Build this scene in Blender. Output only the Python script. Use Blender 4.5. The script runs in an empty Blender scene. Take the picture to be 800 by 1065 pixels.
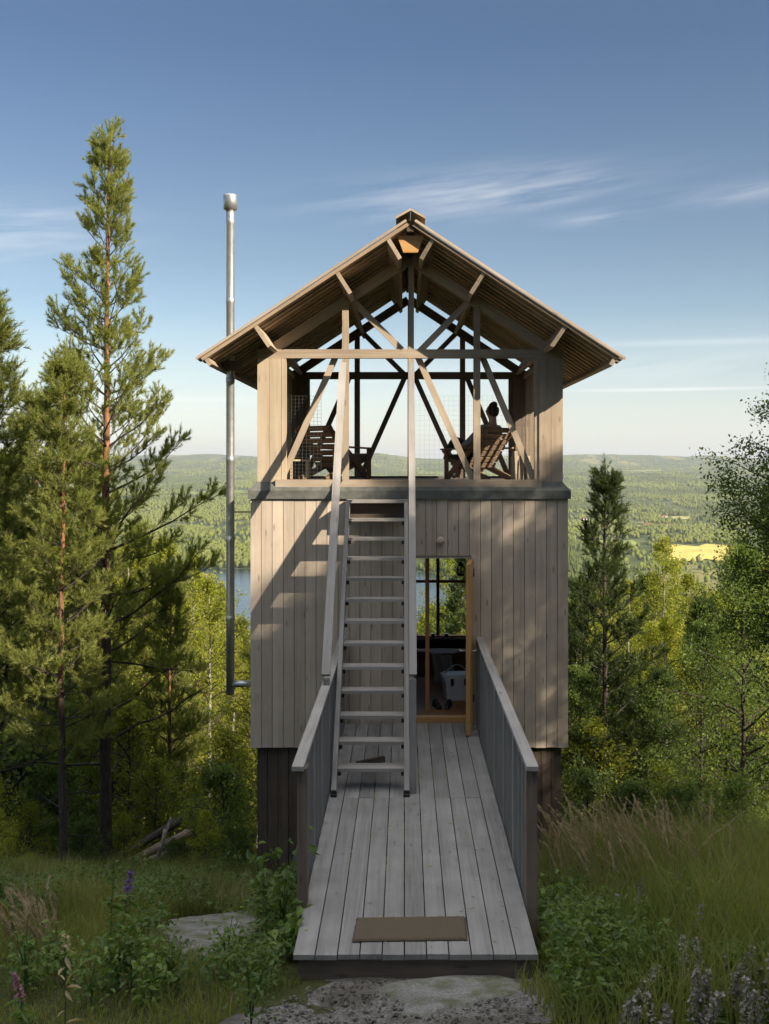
import bpy, bmesh, math, random
import numpy as np
from mathutils import Vector, Matrix
random.seed(7)
RG = np.random.default_rng(11)
R = math.radians
sc = bpy.context.scene
COL = sc.collection
CZ = 3.2            # eye height above the ramp deck
CY = -13.0
F = 1092.0          # focal length in pixels of an 800 px wide picture
def at(px, py, Y):
    """point of the plane Y seen at a pixel of the photograph"""
    d = Y - CY
    return Vector(((px - 421) * d / F, Y, CZ - (py - 482) * d / F))

# ------------------------------------------------------------------ noise / terrain
def _hash(i, j, s):
    n = (i * 374761393 + j * 668265263 + s * 2147483647) & 0xffffffff
    n = ((n ^ (n >> 13)) * 1274126177) & 0xffffffff
    return ((n ^ (n >> 16)) & 0xffff) / 65535.0
def vnoise(x, y, s=0):
    x = np.asarray(x, float); y = np.asarray(y, float)
    i = np.floor(x).astype(np.int64); j = np.floor(y).astype(np.int64)
    u = x - i; v = y - j
    u = u * u * (3 - 2 * u); v = v * v * (3 - 2 * v)
    a = _hash(i, j, s); b = _hash(i + 1, j, s); c = _hash(i, j + 1, s); d = _hash(i + 1, j + 1, s)
    return (a * (1 - u) + b * u) * (1 - v) + (c * (1 - u) + d * u) * v * 1.0
def fbm(x, y, o=4, s=0):
    t = 0; a = 1; n = 0
    for k in range(o):
        t = t + a * (vnoise(x * 2 ** k + 17.3 * k, y * 2 ** k - 9.1 * k, s + k) * 2 - 1); n += a; a *= .5
    return t / n
PY = [-3000, -200, -60, -40, -20, -13, -9, -7, -6.2, -5.5, -3, 0, 3, 20, 60, 150, 450, 700, 3400, 5200, 8000, 10500, 12500, 16000, 20000]
PZ = [40, 24, 8.5, 5.6, 2.9, 1.55, .45, -.02, -.15, -.33, -1.1, -2.1, -3.25, -9.2, -24, -62, -143, -147, -146, -115, -50, 12, 38, 30, 20]
WATER = -150.0
def hz(x, y):
    x = np.asarray(x, float); y = np.asarray(y, float)
    sp = np.clip(np.abs(y) * .06, .12, 700)
    z = sum(np.interp(y + k * sp, PY, PZ) for k in (-1, -.5, 0, .5, 1)) / 5
    near = fbm(x / 1.7, y / 1.7, 3, 3) * .07 * np.clip((np.abs(x - .1) - .9) / 1.2, 0, 1)
    mid = fbm(x / 22, y / 22, 3, 5) * np.clip((y - 3) / 60, 0, 1) * 3.0
    far = fbm(x / 2300 + 3.7, y / 2300, 4, 9) * np.clip((y - 2800) / 5200, 0, 1) * 62
    far = far + fbm(x / 620, y / 620, 3, 21) * np.clip((y - 3300) / 2500, 0, 1) * 20
    far = far + fbm(x / 170, y / 240, 2, 27) * np.clip((y - 3600) / 1500, 0, 1) * 6
    for px, D, sg, hh in ((392, 9500, 300, 88), (745, 10500, 170, 26), (690, 10500, 1500, 62), (215, 11500, 600, 48), (268, 9500, 380, 46), (600, 10200, 700, 34), (60, 11000, 900, 45)):
        far = far + hh * np.exp(-((x - (px - 421) * D / F) / sg) ** 2 - ((y - D) / 1300) ** 2)
    d = (np.abs((x + 420) / 600) ** 4 + np.abs((y - 1130) / 402) ** 4) ** .25
    lake = -7 * np.clip((1.0 - d) * 9, -.02, 1) * np.clip((y - 450) / 200, 0, 1)
    edge = np.clip((-x - 1.6) / 3, 0, 1) * np.clip(1 - np.abs(y + 4) / 9, 0, 1) * .10
    return z + near + mid + far + lake + edge
def gz(x, y): return float(hz(np.array([x]), np.array([y]))[0])

# ------------------------------------------------------------------ object helpers
def tag(o, label=None, cat=None, group=None, kind=None):
    if label: o['label'] = label
    if cat: o['category'] = cat
    if group: o['group'] = group
    if kind: o['kind'] = kind
    return o
def empty(name, loc=(0, 0, 0), rz=0, label=None, cat=None, group=None):
    o = bpy.data.objects.new(name, None); COL.objects.link(o)
    o.location = loc; o.rotation_euler = (0, 0, rz); o.empty_display_size = .2
    return tag(o, label, cat, group)
def copy_tree(o, parent=None):
    c = o.copy(); COL.objects.link(c)
    c.parent = parent
    for ch in list(o.children): copy_tree(ch, c)
    return c
def np_mesh(name, V, Fq, mat, parent=None, smooth=False, attrs=None):
    """V (n,3), Fq (m,k) faces of one size"""
    V = np.asarray(V, np.float32); Fq = np.asarray(Fq, np.int32)
    me = bpy.data.meshes.new(name); m, k = Fq.shape
    me.vertices.add(len(V)); me.vertices.foreach_set('co', V.ravel())
    me.loops.add(m * k); me.loops.foreach_set('vertex_index', Fq.ravel())
    me.polygons.add(m); me.polygons.foreach_set('loop_start', np.arange(0, m * k, k, dtype=np.int32))
    me.polygons.foreach_set('loop_total', np.full(m, k, np.int32))
    if smooth: me.polygons.foreach_set('use_smooth', np.ones(m, bool))
    me.update(calc_edges=True)
    for an, av in (attrs or {}).items():
        a = me.attributes.new(an, 'FLOAT', 'POINT'); a.data.foreach_set('value', np.asarray(av, np.float32))
    if mat: me.materials.append(mat)
    o = bpy.data.objects.new(name, me); COL.objects.link(o)
    if parent: o.parent = parent
    return o
class MB:
    def __init__(s): s.v = []; s.f = []; s.g = []; s.b = []
    def hexa(s, c8, g8=None):
        n = len(s.v); s.v += [tuple(c) for c in c8]; b = random.random()
        o = (random.uniform(0, 50), random.uniform(0, 50), random.uniform(0, 50))
        s.g += [(g[0] + o[0], g[1] + o[1], g[2] + o[2]) for g in (g8 or c8)]; s.b += [b] * 8
        s.f += [(n, n + 3, n + 2, n + 1), (n + 4, n + 5, n + 6, n + 7), (n, n + 1, n + 5, n + 4), (n + 1, n + 2, n + 6, n + 5), (n + 2, n + 3, n + 7, n + 6), (n + 3, n, n + 4, n + 7)]
        return s
    def box(s, a, b, ax=0):
        """axis aligned box, grain along axis ax"""
        x0, y0, z0 = a; x1, y1, z1 = b
        c = [(x0, y0, z0), (x1, y0, z0), (x1, y1, z0), (x0, y1, z0), (x0, y0, z1), (x1, y0, z1), (x1, y1, z1), (x0, y1, z1)]
        g = [(p[ax], p[(ax + 1) % 3], p[(ax + 2) % 3]) for p in c]
        return s.hexa(c, g)
    def beam(s, p, q, w, t, side=(1, 0, 0), tp=None):
        """board from p to q: w along side, t across; square ends"""
        p = Vector(p); q = Vector(q); d = (q - p); L = d.length; d.normalize()
        sd = Vector(side); sd = (sd - d * sd.dot(d)).normalized(); up = d.cross(sd)
        c = []; g = []
        for e, (pt, al) in enumerate(((p, 0), (q, L))):
            k = 1 if (e == 0 or tp is None) else tp
            for a, b in ((-1, -1), (1, -1), (1, 1), (-1, 1)):
                c.append(pt + sd * a * w / 2 * k + up * b * t / 2 * k); g.append((al, a * w / 2, b * t / 2))
        return s.hexa(c, g)
    def tube(s, pts, rad, n=8, cap=True):
        pts = [Vector(p) for p in pts]; k0 = len(s.v); b = random.random(); L = 0
        if not hasattr(rad, '__len__'): rad = [rad] * len(pts)
        off = random.uniform(0, 50); pu = None
        for i, p in enumerate(pts):
            d = (pts[min(i + 1, len(pts) - 1)] - pts[max(i - 1, 0)]).normalized()
            if pu is None: pu = d.orthogonal().normalized()
            pu = (pu - d * pu.dot(d)).normalized(); w = d.cross(pu)
            if i: L += (p - pts[i - 1]).length
            for k in range(n):
                a = 2 * math.pi * k / n
                s.v.append(tuple(p + (pu * math.cos(a) + w * math.sin(a)) * rad[i]))
                s.g.append((L + off, math.cos(a) * rad[i] + off, math.sin(a) * rad[i])); s.b.append(b)
        for i in range(len(pts) - 1):
            for k in range(n):
                a = k0 + i * n + k; c = k0 + i * n + (k + 1) % n
                s.f.append((a, c, c + n, a + n))
        if cap:
            s.f.append(tuple(k0 + k for k in range(n))[::-1]); e = k0 + (len(pts) - 1) * n
            s.f.append(tuple(e + k for k in range(n)))
        return s
    def lathe(s, prof, c=(0, 0, 0), n=16):
        k0 = len(s.v); c = Vector(c)
        for r, z in prof:
            for k in range(n):
                a = 2 * math.pi * k / n; p = c + Vector((r * math.cos(a), r * math.sin(a), z))
                s.v.append(tuple(p)); s.g.append(tuple(p)); s.b.append(.5)
        for i in range(len(prof) - 1):
            for k in range(n):
                a = k0 + i * n + k; b = k0 + i * n + (k + 1) % n
                s.f.append((a, b, b + n, a + n))
        s.f.append(tuple(k0 + k for k in range(n))[::-1]); e = k0 + (len(prof) - 1) * n
        s.f.append(tuple(e + k for k in range(n))); return s
    def prism(s, poly, a, b, plane='xz'):
        """extrude a 2D polygon (x,z) from y=a to y=b"""
        n = len(poly); k0 = len(s.v); o = random.uniform(0, 50); bb = random.random()
        for y in (a, b):
            for (x, z) in poly:
                p = (x, y, z) if plane == 'xz' else (x, z, y)
                s.v.append(p); s.g.append((p[0] + o, p[1], p[2] + o)); s.b.append(bb)
        s.f.append(tuple(k0 + i for i in range(n))); s.f.append(tuple(k0 + n + i for i in range(n))[::-1])
        for i in range(n):
            j = (i + 1) % n; s.f.append((k0 + j, k0 + i, k0 + n + i, k0 + n + j))
        return s
    def build(s, name, mat, parent=None, smooth=False, fixn=True):
        me = bpy.data.meshes.new(name); me.from_pydata(s.v, [], s.f)
        a = me.attributes.new('gco', 'FLOAT_VECTOR', 'POINT'); a.data.foreach_set('vector', np.array(s.g, np.float32).ravel())
        a = me.attributes.new('bid', 'FLOAT', 'POINT'); a.data.foreach_set('value', np.array(s.b, np.float32))
        if fixn:
            bm = bmesh.new(); bm.from_mesh(me); bmesh.ops.recalc_face_normals(bm, faces=bm.faces); bm.to_mesh(me); bm.free()
        if smooth:
            for p in me.polygons: p.use_smooth = True
        me.materials.append(mat)
        o = bpy.data.objects.new(name, me); COL.objects.link(o)
        if parent: o.parent = parent
        return o

# ------------------------------------------------------------------ materials
class NT:
    def __init__(s, name):
        s.m = bpy.data.materials.new(name); s.m.use_nodes = True; s.t = s.m.node_tree; s.t.nodes.clear()
        s.out = s.n('ShaderNodeOutputMaterial')
    def n(s, ty, **kw):
        nd = s.t.nodes.new(ty)
        for k, v in kw.items():
            if k.startswith('i_'):
                key = k[2:]; key = int(key) if key.isdigit() else key.replace('_', ' ')
                nd.inputs[key].default_value = v
            else: setattr(nd, k, v)
        return nd
    def l(s, a, b): s.t.links.new(a, b)
    def math(s, op, a, b=None, c=None):
        nd = s.n('ShaderNodeMath', operation=op)
        for i, x in enumerate((a, b, c)):
            if x is None: continue
            if hasattr(x, 'links'): s.l(x, nd.inputs[i])
            else: nd.inputs[i].default_value = x
        return nd.outputs[0]
    def mix(s, f, a, b, ty='MIX'):
        nd = s.n('ShaderNodeMix', data_type='RGBA', blend_type=ty)
        for i, x in ((0, f), (6, a), (7, b)):
            if hasattr(x, 'links'): s.l(x, nd.inputs[i])
            else: nd.inputs[i].default_value = x if i == 0 else (tuple(x) + (1,))[:4]
        return nd.outputs[2]
    def noise(s, vec, scale, detail=4, rough=.55):
        nd = s.n('ShaderNodeTexNoise', i_Scale=scale, i_Detail=detail, i_Roughness=rough); s.l(vec, nd.inputs['Vector']); return nd.outputs['Fac']
    def ramp(s, f, pts):
        nd = s.n('ShaderNodeValToRGB'); e = nd.color_ramp.elements
        while len(e) < len(pts): e.new(.5)
        for i, (p, c) in enumerate(pts):
            e[i].position = p; e[i].color = (tuple(c) + (1,))[:4] if hasattr(c, '__len__') else (c, c, c, 1)
        s.l(f, nd.inputs[0]); return nd.outputs[0]
    def principled(s, col, rough=.8, bump=None, bs=.3, bd=.01, **kw):
        p = s.n('ShaderNodeBsdfPrincipled')
        for nm, x in (('Base Color', col), ('Roughness', rough)):
            if hasattr(x, 'links'): s.l(x, p.inputs[nm])
            else: p.inputs[nm].default_value = x if nm == 'Roughness' else (tuple(x) + (1,))[:4]
        for k, v in kw.items(): p.inputs[k.replace('_', ' ')].default_value = v
        if bump is not None:
            b = s.n('ShaderNodeBump', i_Strength=bs, i_Distance=bd); s.l(bump, b.inputs['Height']); s.l(b.outputs[0], p.inputs['Normal'])
        return p
    def done(s, p): s.l(p.outputs[0], s.out.inputs[0]); return s.m

def wood(name, c1, c2, c3, var=.35, grain=1., rough=.8, spec=.2, knots=.5, bump=.25, stain=.35):
    m = NT(name)
    g = m.n('ShaderNodeAttribute', attribute_name='gco'); b = m.n('ShaderNodeAttribute', attribute_name='bid')
    mp = m.n('ShaderNodeMapping'); mp.inputs['Scale'].default_value = (1.3, 34 * grain, 34 * grain); m.l(g.outputs['Vector'], mp.inputs[0])
    n1 = m.noise(mp.outputs[0], 1.0, 6, .65)
    mp2 = m.n('ShaderNodeMapping'); mp2.inputs['Scale'].default_value = (.5, 7, 7); m.l(g.outputs['Vector'], mp2.inputs[0])
    n2 = m.noise(mp2.outputs[0], 1.0, 3)
    col = m.ramp(n1, [(.28, c3), (.5, c1), (.74, c2)])
    col = m.mix(m.ramp(n2, [(.35, 0.), (.7, 1.)]), col, c2)
    # knots
    mk = m.n('ShaderNodeMapping'); mk.inputs['Scale'].default_value = (2.2, 9, 9); m.l(g.outputs['Vector'], mk.inputs[0])
    vo = m.n('ShaderNodeTexVoronoi', i_Scale=1.0); m.l(mk.outputs[0], vo.inputs['Vector'])
    kn = m.ramp(vo.outputs['Distance'], [(.06, 1.), (.14, 0.)])
    col = m.mix(m.math('MULTIPLY', kn, knots), col, tuple(x * .35 for x in c3))
    # weathering patches
    geo = m.n('ShaderNodeNewGeometry')
    n3 = m.noise(geo.outputs['Position'], 2.3, 5, .6)
    st = m.ramp(n3, [(.38, 1.), (.62, 0.)])
    col = m.mix(m.math('MULTIPLY', st, stain), col, tuple(x * .62 for x in c1))
    v = m.math('MULTIPLY_ADD', b.outputs['Fac'], var, 1 - var / 2)
    hs = m.n('ShaderNodeHueSaturation'); m.l(v, hs.inputs['Value']); m.l(col, hs.inputs['Color'])
    p = m.principled(hs.outputs[0], rough, n1, bump, .004); p.inputs['Specular IOR Level'].default_value = spec
    return m.done(p)
def plain(name, c, rough=.6, metal=0, nz=.12, sc_=30, spec=.4, bump=None):
    m = NT(name); geo = m.n('ShaderNodeTexCoord')
    n = m.noise(geo.outputs['Object'], sc_, 4)
    col = m.mix(m.ramp(n, [(.3, 0.), (.7, 1.)]), tuple(x * (1 - nz) for x in c), tuple(min(1, x * (1 + nz)) for x in c))
    p = m.principled(col, rough, n if bump else None, bump or 0, .01); p.inputs['Metallic'].default_value = metal; p.inputs['Specular IOR Level'].default_value = spec
    return m.done(p)
def leafmat(name, c1, c2, trans=.45, gloss=.06, vary=.3):
    """c1 dark, c2 light; attribute lv picks per leaf, the object random value shifts the whole tree"""
    m = NT(name); a = m.n('ShaderNodeAttribute', attribute_name='lv'); oi = m.n('ShaderNodeObjectInfo')
    f = m.math('MULTIPLY_ADD', oi.outputs['Random'], .3, m.math('MULTIPLY', a.outputs['Fac'], .7))
    col = m.mix(f, c1, c2)
    hs = m.n('ShaderNodeHueSaturation'); m.l(m.math('MULTIPLY_ADD', oi.outputs['Random'], vary, 1 - vary / 2), hs.inputs['Value']); m.l(col, hs.inputs['Color'])
    d = m.n('ShaderNodeBsdfDiffuse'); m.l(hs.outputs[0], d.inputs[0])
    t = m.n('ShaderNodeBsdfTranslucent'); tc = m.mix(1., hs.outputs[0], (1.25, 1.35, .55), 'MULTIPLY'); m.l(tc, t.inputs[0])
    g = m.n('ShaderNodeBsdfGlossy', i_Roughness=.5); g.inputs[0].default_value = (.6, .65, .6, 1)
    x = m.n('ShaderNodeMixShader'); x.inputs[0].default_value = trans; m.l(d.outputs[0], x.inputs[1]); m.l(t.outputs[0], x.inputs[2])
    y = m.n('ShaderNodeMixShader'); y.inputs[0].default_value = gloss; m.l(x.outputs[0], y.inputs[1]); m.l(g.outputs[0], y.inputs[2])
    m.l(y.outputs[0], m.out.inputs[0]); return m.m

M = {}
M['facade'] = wood('weathered_cladding', (.495, .41, .325), (.59, .50, .405), (.375, .30, .23), .26, 1.2, .85, .12, .6, .4, .3)
M['ramp'] = wood('silver_grey_deck', (.215, .208, .202), (.295, .288, .28), (.14, .134, .128), .24, 1.5, .8, .2, .35, .6, .35)
M['rail'] = wood('grey_rail_wood', (.27, .255, .24), (.36, .34, .32), (.18, .165, .15), .22, 1., .75, .25, .6, .3, .25)
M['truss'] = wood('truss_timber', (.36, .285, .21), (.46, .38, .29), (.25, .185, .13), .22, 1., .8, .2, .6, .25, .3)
M['trussdark'] = wood('dark_truss_timber', (.17, .135, .11), (.23, .185, .15), (.11, .085, .07), .22, 1., .85, .15, .5, .25, .3)  # darker tone of the truss timber; as top_boards it paints the gap shade
M['column'] = wood('column_boards', (.46, .37, .27), (.54, .45, .34), (.36, .27, .19), .15, 1., .8, .15, .4, .2, .2)
M['roof'] = wood('roof_boards', (.36, .265, .18), (.46, .35, .245), (.25, .175, .115), .35, 1., .85, .15, .5, .3, .35)
M['base'] = wood('tarred_boards', (.092, .070, .054), (.125, .097, .075), (.055, .042, .033), .35, 1., .85, .2, .3, .3, .3)
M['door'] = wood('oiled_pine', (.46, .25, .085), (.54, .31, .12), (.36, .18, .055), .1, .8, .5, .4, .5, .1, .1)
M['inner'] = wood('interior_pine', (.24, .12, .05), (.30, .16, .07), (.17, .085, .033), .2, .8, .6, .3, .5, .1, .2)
M['chair'] = wood('chair_slats', (.19, .125, .08), (.26, .175, .115), (.12, .08, .05), .25, 1., .75, .25, .4, .2, .2)
M['ledge'] = plain('roofing_felt', (.115, .12, .108), .75, 0, .3, 9, .3, .3)
M['steel'] = plain('galvanised_steel', (.52, .52, .50), .42, .85, .16, 14, .5)
M['black'] = plain('black_metal', (.015, .015, .016), .5, 0, .2, 40)
M['iron'] = plain('dark_bracket', (.03, .028, .026), .7, .3, .2, 60)
M['wire'] = plain('mesh_wire', (.12, .12, .11), .6, .5, .1, 60)
M['wirelight'] = plain('galvanised_mesh', (.20, .20, .195), .6, .4, .1, 60)
M['mat'] = NT('coir'); _m = M['mat']; _t = _m.n('ShaderNodeTexCoord'); _n = _m.noise(_t.outputs['Object'], 220, 5, .8); _n2 = _m.noise(_t.outputs['Object'], 6, 3)
_c = _m.mix(_m.ramp(_n, [(.3, 0.), (.7, 1.)]), (.075, .06, .04), (.19, .15, .098)); _c = _m.mix(_m.math('MULTIPLY', _m.ramp(_n2, [(.4, 0.), (.65, 1.)]), .4), _c, (.13, .10, .065))
M['mat'] = _m.done(_m.principled(_c, .95, _n, 1., .01))
M['white'] = plain('white_plastic', (.72, .72, .70), .45, 0, .03, 20)
M['wool'] = plain('pale_wool', (.50, .45, .38), .95, 0, .2, 90, .1, 1.)
M['cushion'] = plain('black_cushion', (.02, .021, .025), .8, 0, .2, 60, .2, .3)
M['skin'] = plain('skin', (.50, .29, .20), .55, 0, .05, 30)
M['shirt'] = plain('grey_cotton', (.30, .30, .33), .9, 0, .12, 60, .1, .3)
M['jeans'] = plain('dark_denim', (.035, .042, .065), .9, 0, .2, 120, .1, .3)
M['hair'] = plain('dark_hair', (.022, .015, .011), .6, 0, .3, 90, .4, .5)
M['rock'] = NT('granite'); _m = M['rock']; _g = _m.n('ShaderNodeNewGeometry'); _n = _m.noise(_g.outputs['Position'], 3.5, 8, .65); _n2 = _m.noise(_g.outputs['Position'], 60, 4)
_c = _m.ramp(_n, [(.3, (.07, .07, .055)), (.48, (.145, .14, .125)), (.7, (.25, .24, .22))]); _c = _m.mix(.25, _c, _m.ramp(_n2, [(.35, .06), (.65, .5)]))
_n3 = _m.noise(_g.outputs['Position'], 5.2, 4); _c = _m.mix(_m.ramp(_n3, [(.44, 0.), (.60, .85)]), _c, (.085, .095, .04))
M['rock'] = _m.done(_m.principled(_c, .9, _n, .8, .03))
M['gravel'] = NT('gravel'); _m = M['gravel']; _g = _m.n('ShaderNodeNewGeometry'); _v = _m.n('ShaderNodeTexVoronoi', i_Scale=75.); _m.l(_g.outputs['Position'], _v.inputs['Vector'])
_hs = _m.n('ShaderNodeSeparateColor'); _m.l(_v.outputs['Color'], _hs.inputs[0]); _c = _m.ramp(_hs.outputs[0], [(0., (.09, .083, .074)), (.5, (.15, .14, .128)), (1., (.24, .228, .21))])
_n = _m.noise(_g.outputs['Position'], 2.5, 4); _c = _m.mix(_m.ramp(_n, [(.45, 0.), (.62, .8)]), _c, (.07, .06, .047))
M['gravel'] = _m.done(_m.principled(_c, .95, _m.math('MULTIPLY', _v.outputs['Distance'], -1.), .45, .008))
M['concrete'] = plain('concrete', (.30, .29, .28), .9, 0, .15, 12, .2, .3)
M['needle'] = leafmat('pine_needles', (.100, .130, .036), (.350, .355, .095), .47, .03, .1)
M['needled'] = leafmat('dark_pine_needles', (.036, .060, .022), (.105, .135, .038), .3, .03)
M['birch'] = leafmat('birch_leaves', (.150, .185, .026), (.380, .370, .046), .52, .02)
M['alder'] = leafmat('alder_leaves', (.055, .095, .030), (.165, .215, .050), .5, .02)
M['grass'] = leafmat('grass_blades', (.105, .135, .042), (.36, .345, .115), .45, .02)
M['weed'] = leafmat('weed_leaves', (.065, .115, .030), (.190, .260, .065), .45, .03)
M['straw'] = leafmat('seed_heads', (.34, .26, .165), (.56, .45, .30), .35, .02)
M['silver'] = leafmat('silver_seed_leaves', (.22, .185, .175), (.46, .42, .41), .3, .03)
M['purple'] = leafmat('lupin_petals', (.10, .05, .22), (.20, .12, .38), .3, .03)
M['pink'] = leafmat('foxglove_petals', (.42, .18, .28), (.60, .32, .42), .3, .03)
M['lilac'] = leafmat('willowherb_petals', (.26, .20, .34), (.45, .38, .52), .3, .03)
M['farleaf'] = leafmat('far_leaves', (.050, .072, .024), (.160, .180, .045), .15, .0)
def bark(name, lo, hi, y0=.3, y1=.6):
    m = NT(name); t = m.n('ShaderNodeTexCoord'); a = m.n('ShaderNodeAttribute', attribute_name='lv')
    mp = m.n('ShaderNodeMapping'); mp.inputs['Scale'].default_value = (16, 16, 5); m.l(t.outputs['Object'], mp.inputs[0])
    n = m.noise(mp.outputs[0], 1.3, 6, .7)
    c = m.mix(m.ramp(a.outputs['Fac'], [(y0, 0.), (y1, 1.)]), lo, hi)
    c = m.mix(m.ramp(n, [(.38, .75), (.62, 0.)]), c, (.022, .017, .013))
    return m.done(m.principled(c, .9, n, .8, .03))
M['pinebark'] = bark('pine_bark', (.075, .055, .042), (.36, .165, .075))
M['birchbark'] = bark('birch_bark', (.40, .37, .33), (.46, .43, .39), .1, .9)
M['darkbark'] = bark('dark_bark', (.06, .047, .038), (.085, .066, .05), .1, .9)
M['birchtrunk'] = M['birchbark']

# ------------------------------------------------------------------ foliage generators (numpy)
def perp_frame(d):
    a = np.where(np.abs(d[:, 2:3]) < .9, np.array([[0, 0, 1.]]), np.array([[1., 0, 0]]))
    u = np.cross(d, a); u /= np.linalg.norm(u, axis=1, keepdims=True) + 1e-9
    return u, np.cross(d, u)
class Tubes:
    def __init__(s): s.V = []; s.Q = []; s.A = []; s.n = 0
    def add(s, P, rad, k=5, lv=0.):
        P = np.asarray(P, float); n = len(P); rad = np.asarray(rad, float)
        D = np.gradient(P, axis=0); D /= np.linalg.norm(D, axis=1, keepdims=True) + 1e-9
        u, w = perp_frame(np.repeat(D.mean(0)[None] / (np.linalg.norm(D.mean(0)) + 1e-9), n, 0))
        an = np.arange(k) * 2 * np.pi / k
        V = P[:, None] + (u[:, None] * np.cos(an)[None, :, None] + w[:, None] * np.sin(an)[None, :, None]) * rad[:, None, None]
        s.V.append(V.reshape(-1, 3)); s.A.append(np.repeat(np.broadcast_to(np.asarray(lv, float), (n,)), k))
        i = np.arange(n - 1)[:, None] * k; j = np.arange(k)[None]; j2 = (j + 1) % k
        s.Q.append((np.stack([i + j, i + j2, i + k + j2, i + k + j], -1).reshape(-1, 4)) + s.n); s.n += n * k
    def build(s, name, mat, parent):
        return np_mesh(name, np.concatenate(s.V), np.concatenate(s.Q), mat, parent, True, {'lv': np.concatenate(s.A)})
def needles(S, D, L, rng, N=22, nl=.07, w=.007, spread=(.5, 1.15)):
    """S shoot starts, D unit dirs, L lengths -> triangles"""
    n = len(S); u, v = perp_frame(D)
    t = rng.random((n, N)) ** .8; ph = rng.random((n, N)) * 2 * np.pi; an = rng.uniform(*spread, (n, N)) * (1.15 - .55 * t)
    pd = u[:, None] * np.cos(ph)[..., None] + v[:, None] * np.sin(ph)[..., None]
    base = S[:, None] + D[:, None] * (L[:, None] * t)[..., None]
    nd = D[:, None] * np.cos(an)[..., None] + pd * np.sin(an)[..., None]
    ln = nl * rng.uniform(.75, 1.2, (n, N))
    tip = base + nd * ln[..., None]
    sd = np.cross(nd.reshape(-1, 3), rng.normal(size=(n * N, 3))); sd /= np.linalg.norm(sd, axis=1, keepdims=True) + 1e-9; sd = sd.reshape(n, N, 3)
    a = base - sd * w / 2; b = base + sd * w / 2 ; mid = base + nd * (ln * .6)[..., None]
    V = np.stack([a, b, tip], 2).reshape(-1, 3)
    lv = np.repeat(np.clip(rng.normal(.5, .22, (n, 1)) + rng.normal(0, .12, (n, N)), 0, 1).reshape(-1), 3)
    return V, np.arange(len(V)).reshape(-1, 3), lv
def leaves(P, rng, size=.05, droop=.3, asp=.62):
    """rhombic leaves at points P"""
    n = len(P)
    d = rng.normal(size=(n, 3)); d[:, 2] -= droop; d /= np.linalg.norm(d, axis=1, keepdims=True)
    nrm = rng.normal(size=(n, 3)); nrm[:, 2] += 1.6
    s = np.cross(d, nrm); s /= np.linalg.norm(s, axis=1, keepdims=True) + 1e-9
    L = (size * rng.uniform(.65, 1.3, n))[:, None]
    V = np.stack([P, P + d * L * .45 + s * L * asp * .5, P + d * L, P + d * L * .45 - s * L * asp * .5], 1).reshape(-1, 3)
    lv = np.repeat(np.clip(rng.normal(.5, .25, n), 0, 1), 4)
    return V, np.arange(len(V)).reshape(-1, 4), lv
def fine_leaves(P, rng, size=.05, droop=.1, asp=.5):
    """pointed leaves folded along the midrib"""
    n = len(P); d = rng.normal(size=(n, 3)); d[:, 2] = d[:, 2] * .5 - droop; d /= np.linalg.norm(d, axis=1, keepdims=True)
    nrm = rng.normal(size=(n, 3)) * .5; nrm[:, 2] += 1.2; s = np.cross(d, nrm); s /= np.linalg.norm(s, axis=1, keepdims=True) + 1e-9; u = np.cross(s, d)
    L = (size * rng.uniform(.55, 1.35, n))[:, None]; w = L * asp * .5
    V = np.stack([P, P + d * L * .28 + s * w + u * w * .45, P + d * L * .62 + s * w * .85 + u * w * .35, P + d * L - u * L * .12, P + d * L * .62 - s * w * .85 + u * w * .35, P + d * L * .28 - s * w + u * w * .45], 1).reshape(-1, 3)
    i = np.arange(n)[:, None] * 6; Q = np.concatenate([i + [0, 1, 2, 3], i + [0, 3, 4, 5]])
    return V, Q, np.repeat(np.clip(rng.normal(.5, .28, n), 0, 1), 6)
def unit(v): v = np.asarray(v, float); return v / (np.linalg.norm(v) + 1e-9)

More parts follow.
